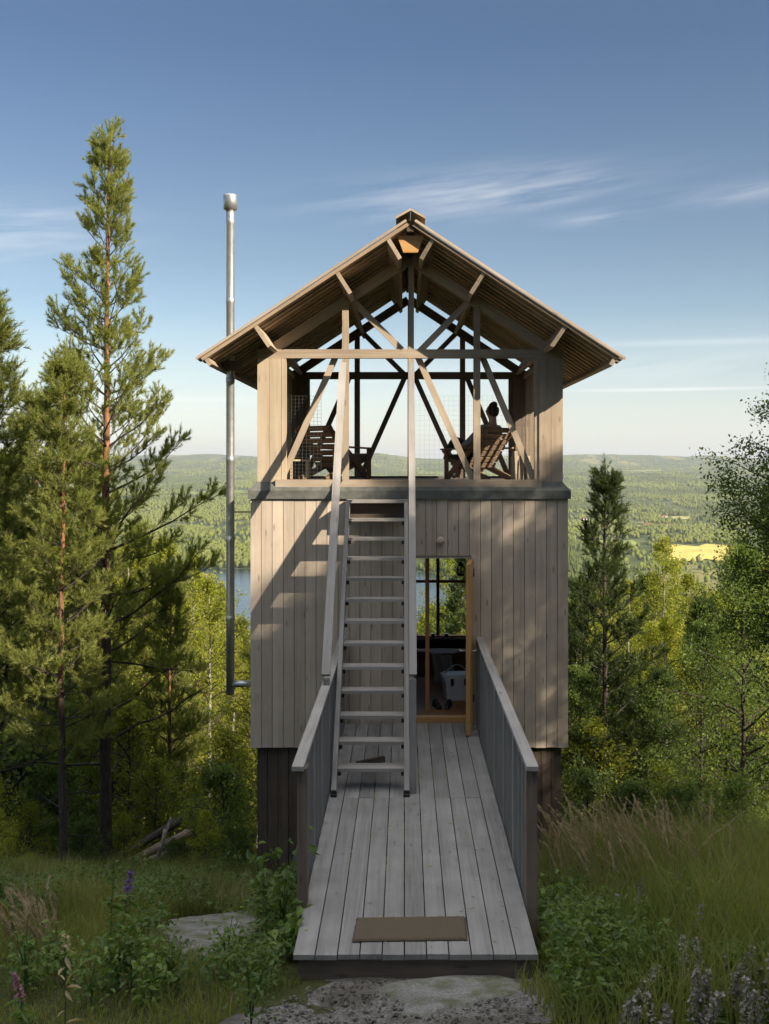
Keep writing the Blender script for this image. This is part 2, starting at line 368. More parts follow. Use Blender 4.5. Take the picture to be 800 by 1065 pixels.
def pine(name, seed, H, Rr, crown=.3, dead=.12, step=.42, up=(.15, 1.0), nmat='needle', N=20, r0=None, sub=1., shoot=(.12, .24), nl=.07, w=.007, profpow=.8, lean=.0, extra=(), bend=.055, s0=.34, bark_='pinebark'):
    rng = np.random.default_rng(seed); root = empty(name); T = Tubes(); r0 = r0 or .0095 * H
    hs = np.linspace(0, H, 22); wob = np.cumsum(rng.normal(0, .012, (22, 2)), 0) * (H / 11)
    TP = np.column_stack([wob[:, 0] + lean * hs, wob[:, 1], hs]); TR = r0 * (1 - (hs / H)) ** .85 + .012; TR[0] *= 1.25
    T.add(TP, TR, 8, hs / H)
    tr = lambda h: np.array([np.interp(h, hs, TP[:, 0]), np.interp(h, hs, TP[:, 1]), h])
    B = Tubes(); SS, SD, SL = [], [], []
    def shoots(P, d, n, ln, sp=.35):
        for _ in range(n):
            q = unit(d + rng.normal(0, sp, 3) + np.array([0, 0, .35])); SS.append(P.copy()); SD.append(q); SL.append(ln * rng.uniform(.7, 1.25))
    h = dead * H; phase = rng.random() * 6
    jobs = []
    while h < H * .975:
        u = (h - crown * H) / (H * (1 - crown))
        nb = int(rng.integers(4, 7)) if u > 0 else int(rng.integers(1, 4))
        phase += 2.4
        for k in range(nb):
            az = phase + k * 2 * np.pi / nb + rng.normal(0, .3); hh = h + rng.normal(0, .07)
            if u > 0: ln = Rr * ((1 - u) ** profpow * min(1, .55 + u * 3) + .05) * rng.choice([1, .8, 1.2, .5], p=[.4, .25, .15, .2]) * rng.uniform(.85, 1.1); el = up[0] + (up[1] - up[0]) * max(0, u) ** .8 + rng.normal(0, .1)
            else: ln = Rr * rng.uniform(.35, 1.0); el = rng.normal(-.02, .2)
            jobs.append((hh, az, ln, el, u > 0 or rng.random() < .12))
        h += step * (.7 + .55 * (1 - h / H)) * rng.uniform(.8, 1.2)
    for e in extra: jobs.append(e)
    for hh, az, ln, el, live in jobs:
        if hh > H * .985: continue
        n = 7; P = [tr(hh)]; d = np.array([math.cos(az) * math.cos(el), math.sin(az) * math.cos(el), math.sin(el)])
        for i in range(n):
            d = unit(d + np.array([0, 0, (bend * (.4 + i * .25)) if live else rng.normal(-.02, .08)]) + rng.normal(0, .09 if live else .14, 3)); P.append(P[-1] + d * ln / n)
        P = np.array(P); rb = max(.006, .012 * ln ** .8 + .004); B.add(P, np.linspace(rb, .004, n + 1), 5, .25)
        ts = np.arange(s0, 1.0, .15 / max(.5, ln) / sub) if live else np.arange(.4, 1, .3)
        for si, s_ in enumerate(ts):
            f = s_ * n; i = min(int(f), n - 1); p = P[i] + (P[i + 1] - P[i]) * (f - i); bd = unit(P[i + 1] - P[i])
            side = unit(np.cross(bd, [0, 0, 1])) * (1 if si % 2 else -1)
            sd = unit(bd * .75 + side * rng.uniform(.5, 1.) + np.array([0, 0, rng.uniform(.0, .35)])); sl = (.16 + .42 * ln * (1 - s_) * rng.uniform(.6, 1.1))
            if not live: B.add(np.array([p, p + sd * sl * .6, p + sd * sl + rng.normal(0, .05, 3)]), [.006, .004, .002], 3, .1); continue
            m_ = max(2, int(sl / .11)); Q = [p]
            for _ in range(m_): sd = unit(sd + np.array([0, 0, .12]) + rng.normal(0, .1, 3)); Q.append(Q[-1] + sd * sl / m_)
            Q = np.array(Q); B.add(Q, np.linspace(.006, .003, m_ + 1), 3, .2)
            for j in range(max(1, m_ // 2), m_ + 1): shoots(Q[j], sd, 2 if j < m_ else 4, rng.uniform(*shoot), .5)
        if live: shoots(P[-1], d, 4, shoot[1]); shoots(P[-2], d, 2, shoot[1])
    for k in range(7): shoots(tr(H * (1 - .012 * k)), np.array([0, 0, 1.]), 2 if k else 3, shoot[1] * 1.3, .28)
    V, Fq, lv = needles(np.array(SS), np.array(SD), np.array(SL), rng, N, nl, w)
    T.build('trunk', M[bark_], root); B.build('branches', M['darkbark'], root)
    np_mesh('crown', V, Fq, M[nmat], root, False, {'lv': lv}); root['h'] = H
    return root
def broad(name, seed, H, Rr, lmat='birch', bmat='birchbark', n=42, low=.18, size=.05, per=26, sec=7, droopy=.35, prof='egg', asp=.62, r0=None):
    rng = np.random.default_rng(seed); root = empty(name); T = Tubes(); B = Tubes(); r0 = r0 or .0085 * H
    hs = np.linspace(0, H, 16); wob = np.cumsum(rng.normal(0, .03, (16, 2)), 0) * (H / 9)
    TP = np.column_stack([wob, hs]); T.add(TP, r0 * (1 - hs / H) ** .9 + .008, 7, hs / H); LP = []
    for k in range(n):
        u = (k + rng.random()) / n; hh = H * (low + (1 - low) * u * .97); az = rng.random() * 6.283
        if prof == 'egg': ln = Rr * (math.sin(math.pi * min(1, (u * .86 + .16))) ** .7 + .08)
        else: ln = Rr * ((1 - u) ** .7 * min(1, .6 + u * 3) + .1)
        ln *= rng.uniform(.6, 1.15); el = .35 + .7 * u + rng.normal(0, .12)
        p = np.array([np.interp(hh, hs, TP[:, 0]), np.interp(hh, hs, TP[:, 1]), hh]); d = np.array([math.cos(az) * math.cos(el), math.sin(az) * math.cos(el), math.sin(el)])
        P = [p]
        for i in range(6): d = unit(d + rng.normal(0, .12, 3) + np.array([0, 0, -.03])); P.append(P[-1] + d * ln / 6)
        P = np.array(P); B.add(P, np.linspace(.010 * ln + .005, .003, 7), 5, u)
        for j in range(sec):
            f = (1.2 + 4.8 * (j + rng.random()) / sec); i = min(int(f), 5); q = P[i] + (P[i + 1] - P[i]) * (f - i)
            sd = unit(d + rng.normal(0, .75, 3) + np.array([0, 0, .1])); sl = ln * rng.uniform(.22, .5) * (1.15 - f / 9) + .1; Q = [q]
            for _ in range(4): sd = unit(sd + np.array([0, 0, -droopy * .5]) + rng.normal(0, .15, 3)); Q.append(Q[-1] + sd * sl / 4)
            Q = np.array(Q); B.add(Q, np.linspace(.005, .002, 5), 3, u)
            tt = rng.uniform(.4, 4, per); ii = np.minimum(tt.astype(int), 3); LP.append(Q[ii] + (Q[ii + 1] - Q[ii]) * (tt - ii)[:, None] + rng.normal(0, .055 + .02 * ln, (per, 3)))
    V, Fq, lv = leaves(np.concatenate(LP), rng, size, droopy, asp)
    T.build('trunk', M[bmat], root); B.build('branches', M['darkbark'], root); np_mesh('crown', V, Fq, M[lmat], root, False, {'lv': lv}); root['h'] = H
    return root
def put(o, x, y, height=None, rz=None, dz=-.08, sxy=None):
    o.location = (x, y, gz(x, y) + dz); s = (height / o['h']) if height else 1
    o.scale = ((sxy or s), (sxy or s), s); o.rotation_euler = (0, 0, random.uniform(0, 6.28) if rz is None else rz)
    return o

# ------------------------------------------------------------------ ground
def build_ground():
    fr = np.linspace(R(-32), R(32), 560); rest = np.linspace(R(32), R(328), 150)[1:-1]
    ang = np.concatenate([fr, rest]); na = len(ang)
    r = np.concatenate([np.linspace(.4, 26, 170), 26 * (16000 / 26) ** (np.arange(1, 300) / 299)])
    A, RR = np.meshgrid(ang, r); X = np.sin(A) * RR; Y = CY + np.cos(A) * RR
    Z = hz(X, Y); V = np.column_stack([X.ravel(), Y.ravel(), Z.ravel()])
    i = np.arange(len(r) - 1)[:, None] * na; j = np.arange(na)[None]; j2 = (j + 1) % na
    Q = np.stack([i + j, i + j2, i + na + j2, i + na + j], -1).reshape(-1, 4)[:, ::-1]
    m = NT('forest_floor'); g = m.n('ShaderNodeNewGeometry'); s = m.n('ShaderNodeSeparateXYZ'); m.l(g.outputs['Position'], s.inputs[0])
    n1 = m.noise(g.outputs['Position'], 1.6, 6, .65); n2 = m.noise(g.outputs['Position'], 14, 5, .7)
    near = m.ramp(n1, [(.3, (.045, .052, .020)), (.5, (.070, .078, .028)), (.7, (.105, .085, .048))])
    near = m.mix(m.ramp(n2, [(.35, .5), (.65, 0.)]), near, (.020, .022, .012))
    mp = m.n('ShaderNodeMapping'); mp.inputs['Scale'].default_value = (1 / 1000., 1 / 4500., 0); m.l(g.outputs['Position'], mp.inputs[0])
    f1 = m.noise(mp.outputs[0], 26, 8, .72); f2 = m.noise(mp.outputs[0], 2.6, 4, .6); f3 = m.noise(mp.outputs[0], 5.5, 2, .5)
    far = m.ramp(f1, [(.40, (.020, .036, .016)), (.5, (.060, .078, .028)), (.60, (.140, .150, .048))])
    far = m.mix(m.ramp(f2, [(.45, 0.), (.60, .65)]), far, (.095, .112, .038))
    far = m.mix(m.ramp(f3, [(.56, 0.), (.60, .8)]), far, (.22, .20, .075))
    fac = m.ramp(m.math('MULTIPLY', s.outputs[1], 1 / 1000.), [(.2, 0.), (.7, 1.)])
    p = m.principled(m.mix(fac, near, far), .95, n2, .5, .03); p.inputs['Specular IOR Level'].default_value = .1
    tag(np_mesh('ground', V, Q, m.done(p), None, True), kind='structure')
    # lake
    w = NT('lake_water'); g = w.n('ShaderNodeNewGeometry'); mp = w.n('ShaderNodeMapping'); mp.inputs['Scale'].default_value = (.05, .2, .1); w.l(g.outputs['Position'], mp.inputs[0])
    n = w.noise(mp.outputs[0], 1, 5, .6)
    p = w.principled((.010, .030, .055), .12, n, .35, 1.0)
    xs = np.array([-1500, 700, 700, -1500.]); ys = np.array([450, 450, 1700, 1700.])
    tag(np_mesh('lake', np.column_stack([xs, ys, np.full(4, WATER)]), [[0, 1, 2, 3]], w.done(p)), kind='structure')
build_ground()

# fields on the valley floor (px, py corners of the photograph put on the land)
FIELDS = [(690, 764, 567.5, 584, (.52, .42, .12)), (655, 705, 546, 549.5, (.36, .31, .14)), (688, 720, 537, 540, (.33, .32, .13)), (585, 618, 541, 544, (.15, .22, .05)), (600, 665, 563, 567, (.20, .24, .07)), (196, 262, 511, 513.5, (.17, .22, .06)), (620, 690, 489, 491, (.2, .2, .08))]
FBOX = []
def dist_of(py):
    """distance at which the line of sight at py meets the land"""
    d = np.geomspace(900, 12000, 4000); y = 482 + (CZ - hz(d * 0 + d * .2, CY + d)) * F / d
    k = np.argmax(y < py); return d[k]
for i, (x0, x1, y0, y1, c) in enumerate(FIELDS):
    d1, d0 = dist_of(y0), dist_of(y1); nx, ny = 24, 14; V = []
    for j in range(ny):
        d = d0 + (d1 - d0) * j / (ny - 1)
        for k in range(nx):
            t = k / (nx - 1); e = math.sin(math.pi * j / (ny - 1)) * .1
            X = ((x0 + x1) / 2 + (t - .5) * (x1 - x0) * (.82 + 2 * e * .9) - 421) * d / F; Y = CY + d + 20 * math.sin(k * .5 + i); V.append((X, Y, gz(X, Y) + 1.2))
    Q = [(j * nx + k, j * nx + k + 1, (j + 1) * nx + k + 1, (j + 1) * nx + k) for j in range(ny - 1) for k in range(nx - 1)]
    tag(np_mesh('field', V, Q, plain('crop_field', c, .95, 0, .18, .02, .1), None, True), kind='structure')
    FBOX.append((x0 - 2, x1 + 2, d0 - 25, d1 + 45))

# ------------------------------------------------------------------ far forest as one mass
def far_forest():
    rng = np.random.default_rng(5)
    P = []
    for (d0, d1, n, hw) in ((95, 420, 3500, .55), (420, 1500, 6000, .5), (1450, 5200, 74000, .46), (4900, 9800, 60000, .42)):
        d = np.sqrt(rng.random(n) * (d1 ** 2 - d0 ** 2) + d0 ** 2)
        if d0 > 1000: d = d0 + (d1 - d0) * rng.random(n) ** 1.15
        x = (rng.random(n) * 2 - 1) * hw * d; P.append(np.column_stack([x, CY + d, d]))
    P = np.concatenate(P); X, Y, D = P.T
    Z = hz(X, Y); px = 421 + X * F / D
    ok = Z > WATER + .6
    for (a, b, c, d) in FBOX: ok &= ~((px > a) & (px < b) & (D > c) & (D < d))
    dens = fbm(X / 150, Y / 420, 3, 31); ok &= (dens > -.14) | (rng.random(len(X)) < .10)
    # keep the lake open to the eye
    X, Y, Z, D = X[ok], Y[ok], Z[ok], D[ok]; n = len(X)
    stand = fbm(X / 220, Y / 500, 3, 77) * 1.3 + rng.normal(0, .12, n)
    con = stand > .02
    H = np.where(con, rng.uniform(9, 18, n), rng.uniform(7, 13, n)) * np.where(D < 420, .75, 1); Rw = np.where(con, H * .2, H * .36) * rng.uniform(.8, 1.25, n) * np.where(D > 4900, 1.9, 1)
    k = 5; an = np.arange(k) * 2 * np.pi / k
    ph = rng.random(n) * 6.28; a = an[None] + ph[:, None]
    def ring(rr, zz, tw=0): return np.stack([X[:, None] + np.cos(a + tw) * (Rw * rr)[:, None] * rng.uniform(.8, 1.2, (n, k)), Y[:, None] + np.sin(a + tw) * (Rw * rr)[:, None], (Z + H * zz)[:, None] + rng.normal(0, .3, (n, k))], -1)
    r1 = ring(np.where(con, 1.0, .75), np.where(con, .08, .15)); r2 = ring(np.where(con, .55, 1.0), np.where(con, .5, .6), .6); top = np.stack([X, Y, Z + H], -1)[:, None]
    V = np.concatenate([r1, r2, top], 1).reshape(-1, 3); b = (np.arange(n) * 11)[:, None]; j = np.arange(k)[None]; j2 = (j + 1) % k
    T = np.concatenate([np.stack([b + j, b + j2, b + 5 + j], -1).reshape(-1, 3), np.stack([b + j2, b + 5 + j2, b + 5 + j], -1).reshape(-1, 3), np.stack([b + 5 + j, b + 5 + j2, b + 10 + 0 * j], -1).reshape(-1, 3)])
    lv = np.clip(np.where(con, rng.normal(.12, .12, n), rng.normal(.82, .2, n)), 0, 1)
    tag(np_mesh('distant_forest', V, T, M['farleaf'], None, False, {'lv': np.repeat(lv, 11)}), 'mixed forest covering the slope, valley floor and shores beyond the near trees', 'forest', kind='stuff')
far_forest()

# valley cottages
def cottage(px, py, rz, red, w, label):
    d = dist_of(py); X = (px - 421) * d / F; Y = CY + d; root = empty('cottage', (X, Y, gz(X, Y)), rz, label, 'house')
    wm = plain('red_boards', (.30, .045, .025), .9) if red else plain('pale_boards', (.62, .57, .48), .9)
    l, h = w * .62, 4.6
    MB().box((-w / 2, -l / 2, -1), (w / 2, l / 2, h)).build('wall', wm, root)
    MB().prism([(-l / 2 - .5, h - .1), (l / 2 + .5, h - .1), (0, h + 3.4)], -w / 2 - .4, w / 2 + .4).build('roof', plain('roof_tiles', (.16, .07, .045) if not red else (.09, .085, .08), .9), root).rotation_euler = (0, 0, R(90))
    for k in (-1, 0, 1): MB().box((k * w * .3 - .6, -l / 2 - .06, 1.4), (k * w * .3 + .6, -l / 2 + .02, 2.9)).build('window', M['white'], root)
cottage(672, 547.5, .2, False, 17, 'pale cottage beside the upper pale field in the valley on the right')
cottage(692, 538.5, -.2, False, 15, 'pale cottage by the small clearing highest up on the right valley side')
cottage(596, 543, .1, True, 16, 'red cottage on the green field just right of the tower, farther left one')
cottage(608, 541, .4, False, 14, 'cream cottage on the green field just right of the tower')
cottage(716, 548.5, -.3, True, 20, 'red farmhouse right of the pale strip field in the valley')
cottage(252, 581, .2, True, 20, 'red boathouse on the far lake shore left of the tower')
cottage(258, 577, -.3, False, 18, 'pale cottage above the far lake shore left of the tower')

# ------------------------------------------------------------------ THE TOWER HOUSE
XC = .07
house = empty('tower_house', (0, 0, 0), 0, 'narrow two-storey timber tower with grey plank cabin below an open roofed deck, on dark stilts', 'tower')
FX0, FX1, FZ0, FZ1 = -1.905, 2.025, -.31, 2.76
DX0, DX1, DZ0, DZ1 = .11, .825, .06, 2.06   # door opening
DEP = 3.75
nb = 29; bw = (FX1 - FX0) / nb
mb = MB()
for i in range(nb):
    a = FX0 + i * bw; b = a + bw - .006; j = random.uniform(-.003, .003); bot = FZ0 + random.uniform(-.006, .006)
    if b <= DX0 or a >= DX1: mb.box((a, -.0 + j - .022, bot), (b, .022, FZ1), 2)
    else:
        if a < DX0: mb.box((a, -.022 + j, bot), (DX0, .022, FZ1), 2)
        if b > DX1: mb.box((DX1, -.022 + j, bot), (b, .022, FZ1), 2)
        aa, bb_ = max(a, DX0), min(b, DX1); mb.box((aa, -.022 + j, DZ1), (bb_, .022, FZ1), 2); mb.box((aa, -.022 + j, bot), (bb_, .022, -.06), 2)
mb.build('front_wall', M['facade'], house)
bk = MB()
for a_, b_ in (((FX0 + .05, .0235, FZ0 + .01), (DX0 - .002, .029, FZ1 - .01)), ((DX1 + .002, .0235, FZ0 + .01), (FX1 - .05, .029, FZ1 - .01)), ((DX0, .0235, DZ1 + .002), (DX1, .029, FZ1 - .01))): bk.box(a_, b_, 2)
bk.build('wall_backing', M['base'], house)
ns = 27; sw = (DEP - .03) / ns
for sx, x0, x1 in ((-1, FX0, FX0 + .044), (1, FX1 - .044, FX1)):
    mb = MB()
    for i in range(ns): mb.box((x0 + random.uniform(-.003, .003), .024 + i * sw, FZ0), (x1, .024 + (i + 1) * sw - .006, FZ1), 2)
    mb.build('side_wall', M['facade'], house)
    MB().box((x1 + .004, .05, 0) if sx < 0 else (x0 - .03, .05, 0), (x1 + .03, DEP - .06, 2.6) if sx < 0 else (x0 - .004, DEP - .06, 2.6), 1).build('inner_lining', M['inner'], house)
WX0, WX1, WZ0, WZ1 = -1.45, 1.55, .43, 2.25
mb = MB()
for i in range(nb):
    a = FX0 + i * bw; b = a + bw - .006
    if b <= WX0 or a >= WX1: mb.box((a, DEP, FZ0), (b, DEP + .04, FZ1), 2)
    else: mb.box((a, DEP, FZ0), (b, DEP + .04, WZ0), 2); mb.box((a, DEP, WZ1), (b, DEP + .04, FZ1), 2)
mb.build('rear_wall', M['facade'], house)
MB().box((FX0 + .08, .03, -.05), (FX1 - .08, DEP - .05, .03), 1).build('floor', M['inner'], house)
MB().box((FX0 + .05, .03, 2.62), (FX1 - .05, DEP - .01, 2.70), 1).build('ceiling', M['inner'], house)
# rear window with mullions
win = MB()
for z in (WZ0, WZ1): win.box((WX0, DEP - .05, z - .03), (WX1, DEP + .06, z + .03), 0)
for x in (WX0, WX1): win.box((x - .03, DEP - .045, WZ0 + .03), (x + .03, DEP + .055, WZ1 - .03), 2)
w_ = win.build('window', M['inner'], house)
for x in (-.85, -.2, .53, 1.15): MB().box((x - .025, DEP - .03, WZ0 + .031), (x + .025, DEP + .03, WZ1 - .031), 2).build('mullion', M['inner'], w_)
MB().box((WX0 + .031, DEP - .04, 1.30), (WX1 - .031, DEP - .031, 1.345), 0).build('glazing_bar', M['inner'], w_)
gm = NT('window_glass'); tr_ = gm.n('ShaderNodeBsdfTransparent'); tr_.inputs[0].default_value = (.93, .95, .94, 1); gg = gm.n('ShaderNodeBsdfGlossy', i_Roughness=.02); mx = gm.n('ShaderNodeMixShader'); mx.inputs[0].default_value = .07
gm.l(tr_.outputs[0], mx.inputs[1]); gm.l(gg.outputs[0], mx.inputs[2]); gm.l(mx.outputs[0], gm.out.inputs[0])
MB().box((WX0 + .031, DEP + .001, WZ0 + .031), (WX1 - .031, DEP + .006, WZ1 - .031)).build('pane', gm.m, w_)
MB().box((WX0, DEP - .30, WZ0 - .055), (WX1, DEP - .051, WZ0 - .031), 0).build('window_sill', M['inner'], w_)
# door frame, threshold, leaf standing open towards the ramp
mb = MB(); mb.box((DX0 - .0, -.004, DZ1 - .035), (DX1, .10, DZ1 - .0015), 0); mb.build('door_frame', M['facade'], house)
MB().box((DX0, -.012, -.058), (DX1, .09, .062), 0).build('threshold', M['door'], house)
d_ = MB().beam((.80, -.03, .075), (.80, -.03, 2.02), .055, .0, (1, 0, 0)) if False else MB()
c = [(.795, -.03), (.845, -.035), (.765, -.745), (.715, -.74)]
d_.hexa([(x, y, .075 - .05) for x, y in c] + [(x, y, 2.02) for x, y in c], [(z, x, y) for z in (0, 2) for x, y in c])
dr = d_.build('door', M['door'], house)
MB().tube([(.70, -.68, 1.0), (.655, -.68, 1.0), (.655, -.58, 1.0)], .009).build('handle', M['steel'], dr, True)
MB().tube([(.782, -.69, 1.0), (.83, -.69, 1.0), (.84, -.59, 1.0)], .009).build('handle', M['steel'], dr, True)
for z in (.25, 1.8): MB().tube([(.85, -.02, z), (.85, -.02, z + .1)], .012).build('hinge', M['iron'], dr, True)
# corner stilts
for cx0, cx1 in ((-1.83, -1.31), (1.45, 1.95)):
    for cy in (.05, 3.15):
        mb = MB(); n = 4; zt = FZ0 - .003; zb = gz((cx0 + cx1) / 2, cy + .25) - .1; w4 = (cx1 - cx0) / n
        for k in range(n):
            mb.box((cx0 + k * w4, cy + random.uniform(-.004, .004), zb + .28), (cx0 + (k + 1) * w4 - .007, cy + .04, zt), 2)
            mb.box((cx0 + k * w4, cy + .50, zb + .28), (cx0 + (k + 1) * w4 - .007, cy + .54, zt), 2)
        for k in range(3):
            for xx in (cx0, cx1 - .04): mb.box((xx, cy + .043 + k * .152, zb + .28), (xx + .04, cy + .043 + (k + 1) * .152 - .006, zt), 2)
        st = mb.build('stilt', M['base'], house)
        MB().box((cx0 + .03, cy + .03, zb - .6), (cx1 - .03, cy + .5, zb + .3)).build('footing', M['concrete'], st)
MB().box((FX0 + .1, .1, FZ0 - .17), (FX1 - .1, .2, FZ0 - .004), 0).box((FX0 + .1, 3.4, FZ0 - .17), (FX1 - .1, 3.5, FZ0 - .004), 0).box((FX0 + .05, .03, FZ0 - .0), (FX1 - .05, DEP - .01, FZ0 + .05), 1).build('floor_beams', M['base'], house)
# felt ledge around the top of the box
LX0, LX1 = FX0 - .03, FX1 + .025
def ledge_front(y0, y1, s):
    m = MB(); m.hexa([(LX0, y0, 2.763), (LX1, y0, 2.763), (LX1 - .1, y1, 2.765), (LX0 + .1, y1, 2.765), (LX0, y0, 2.865), (LX1, y0, 2.865), (LX1 - .12, y1, 3.0), (LX0 + .12, y1, 3.0)]); return m
ledge_front(-.055, .075, 1).build('ledge', M['ledge'], house)
ledge_front(DEP + .09, DEP - .06, -1).build('ledge', M['ledge'], house)
for a, b in ((LX0, LX0 + .12), (LX1, LX1 - .12)):
    MB().hexa([(a, -.03, 2.764), (a, DEP + .07, 2.764), (b, DEP - .1, 2.766), (b, .1, 2.766), (a, -.03, 2.864), (a, DEP + .07, 2.864), (b, DEP - .1, 2.998), (b, .1, 2.998)]).build('ledge', M['ledge'], house)
mb = MB()
for i in range(24): mb.box((-1.77, .08 + i * .148, 2.93), (1.91, .08 + i * .148 + .14, 2.965), 0)
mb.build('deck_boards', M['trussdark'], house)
MB().box((-1.60, -.012, 2.875), (1.70, .055, 3.0), 0).build('sill_beam', M['truss'], house)
# columns of boards
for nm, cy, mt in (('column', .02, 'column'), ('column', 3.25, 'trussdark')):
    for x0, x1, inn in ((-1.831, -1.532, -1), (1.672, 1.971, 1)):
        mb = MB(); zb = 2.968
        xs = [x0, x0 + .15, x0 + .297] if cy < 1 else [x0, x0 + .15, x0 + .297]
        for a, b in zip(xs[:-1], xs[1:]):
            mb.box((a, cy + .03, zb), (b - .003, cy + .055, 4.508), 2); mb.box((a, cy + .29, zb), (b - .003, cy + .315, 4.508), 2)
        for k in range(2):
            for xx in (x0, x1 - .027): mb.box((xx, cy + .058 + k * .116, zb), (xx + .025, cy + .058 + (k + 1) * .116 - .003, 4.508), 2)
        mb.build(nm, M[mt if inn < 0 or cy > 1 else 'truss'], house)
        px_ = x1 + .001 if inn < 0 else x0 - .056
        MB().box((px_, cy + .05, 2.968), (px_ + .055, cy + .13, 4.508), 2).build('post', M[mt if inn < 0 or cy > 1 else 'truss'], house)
def roofz(dx): return 6.09 - .655 * abs(dx)
# trusses
def truss(Y, mat, inner_left):
    s = lambda px, py, dy=0: (lambda v: (v[0], Y + dy, v[2]))(at(px, py, .12))
    t = MB().box((-1.835, Y - .045, 4.512), (1.975, Y + .035, 4.622), 0).build('tie_beam', mat, house)
    MB().box((.045, Y - .04, 2.968 if Y > 1 else 3.0), (.118, Y + .03, 4.511), 2).box((.047, Y - .038, 4.623), (.116, Y + .028, 5.72), 2).build('king_post', mat, t)
    for px in (359.5, 496):
        x = at(px, 0, .12)[0]; zt = 5.80 - .655 * abs(x - XC) - .10
        MB().box((x - .043, Y - .038, 2.968), (x + .043, Y + .02, 4.5115), 2).box((x - .041, Y - .036, 4.6225), (x + .041, Y + .018, zt), 2).build('truss_post', mat, t)
    br = [((350, 368), (291, 502)), ((501, 368), (556, 499)), ((433.5, 368), (492, 499))]
    if inner_left: br.append(((422, 368), (364, 499)))
    for k, (a, b) in enumerate(br): MB().beam(s(*a, .055), s(*b, .055), .078, .03, (1, 0, 0)).build('brace', mat, t)
    for a, b in (((364, 310), (420, 366)), ((491, 310), (436, 366))): MB().beam(s(*a, -.01), s(*b, -.01), .075, .05, (1, 0, 0)).build('strut', mat, t)
    for sg in (-1, 1):
        e = 1.86; p = Vector((XC + sg * e, Y - .0, 5.80 - .655 * e - .045)); q = Vector((XC + sg * .015, Y, 5.79 - .045))
        MB().beam(p, q, .06, .125, (0, 1, 0)).build('rafter', mat, t)
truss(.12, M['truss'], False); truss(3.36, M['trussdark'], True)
for x0, x1 in ((-1.78, -1.70), (1.84, 1.92)):
    MB().box((x0, .38, 4.51), (x1, 3.26, 4.60), 1).build('top_plate', M['truss'], house)
    mb = MB(); y = .46
    while y < 3.2: mb.box((x0 + .02, y, 2.97), (x0 + .045, y + .055, 4.508), 2); y += .165
    mb.build('side_slats', M['truss'], house)
# middle purlin struts seen under the rafters
RF0, RF1, HW = -.68, 3.9, 2.52
nrm = Vector((.548, 0, .836))
def slope_pt(sg, dx, y, off=0):
    """point on the roof's top surface at horizontal offset dx, off metres below it (perpendicular)"""
    return Vector((XC + sg * dx - sg * nrm.x * off, y, roofz(dx) - nrm.z * off))
roof = MB()
pitch = .235; n = int((RF1 - RF0) / pitch)
for sg in (-1, 1):
    for i in range(n + 1):
        y = RF0 + i * pitch + .012; e = HW - .05 + random.uniform(-.012, .012)
        roof.beam(slope_pt(sg, e, y + .055, .050), slope_pt(sg, .06, y + .055, .050), .13, .040, (0, 1, 0))
rf_top = MB()
for sg in (-1, 1):
    for i in range(n):
        y = RF0 + i * pitch + .1175; e = HW + random.uniform(-.015, .006)
        rf_top.beam(slope_pt(sg, e, y + .055, .018), slope_pt(sg, .07, y + .055, .018), .150, .021, (0, 1, 0))
rf = roof.build('roof', M['roof'], house); rf_top.build('top_boards', M['trussdark'], rf)  # dark top boards put the shade of the board gaps into their colour
for sg in (-1, 1):
    for dx, dep, nm in ((.30, .25, 'purlin'), (.90, .27, 'purlin'), (1.86, .27, 'purlin'), (2.44, .09, 'eave_board')):
        a = slope_pt(sg, dx, RF0 + .012, .072); d = Vector((-sg * nrm.x, 0, -nrm.z)) * dep
        q = MB(); t = .024 * Vector((sg * .836, 0, -.548)); yy = RF1 - .02 + .01; c0 = a - t; c1 = a + t
        tip = .10 if dep > .2 else 0
        L = lambda p, y: Vector((p.x, y, p.z))
        y0 = RF0 + .014
        q.hexa([L(c0, y0), L(c1, y0), L(c1, yy), L(c0, yy), L(c0 + d, y0 + tip), L(c1 + d, y0 + tip), L(c1 + d, yy), L(c0 + d, yy)][::1], [(v[1], v[0], v[2]) for v in [L(c0, y0), L(c1, y0), L(c1, yy), L(c0, yy), L(c0 + d, y0 + tip), L(c1 + d, y0 + tip), L(c1 + d, yy), L(c0 + d, yy)]])
        q.build(nm, M['truss'], rf)
    MB().beam(slope_pt(sg, HW + .003, RF0 - .014, .012), slope_pt(sg, .055, RF0 - .014, .006), .024, .030, (0, 1, 0)).build('verge_board', M['truss'], rf)
    MB().beam((XC + sg * .155, (RF0 + RF1) / 2 * 0 + RF0 - .05, 6.075), (XC + sg * .155, RF1 + .03, 6.075), .02, .02, (1, 0, 0)) if False else None
    a = Vector((XC + sg * .172, RF0 - .06, 6.058)); b = Vector((XC + sg * .002, RF0 - .06, 6.155)); y1 = Vector((0, RF1 - RF0 + .1, 0)); th = Vector((0, 0, .026))
    MB().hexa([a, b, b + y1, a + y1, a + th, b + th, b + y1 + th, a + y1 + th], [(v[1], v[0], v[2]) for v in (a, b, b + y1, a + y1, a + th, b + th, b + y1 + th, a + y1 + th)]).build('ridge_cap', M['roof'], rf)
MB().prism([(XC - .16, 5.90), (XC + .16, 5.90), (XC + .085, 5.70), (XC - .085, 5.70)], RF0 + .12, RF0 + .165).build('ridge_block', M['door'], rf)
MB().box((XC - .045, RF0 + .03, 5.93), (XC + .045, RF1 - .1, 6.055), 1).build('ridge_beam', M['base'], rf)

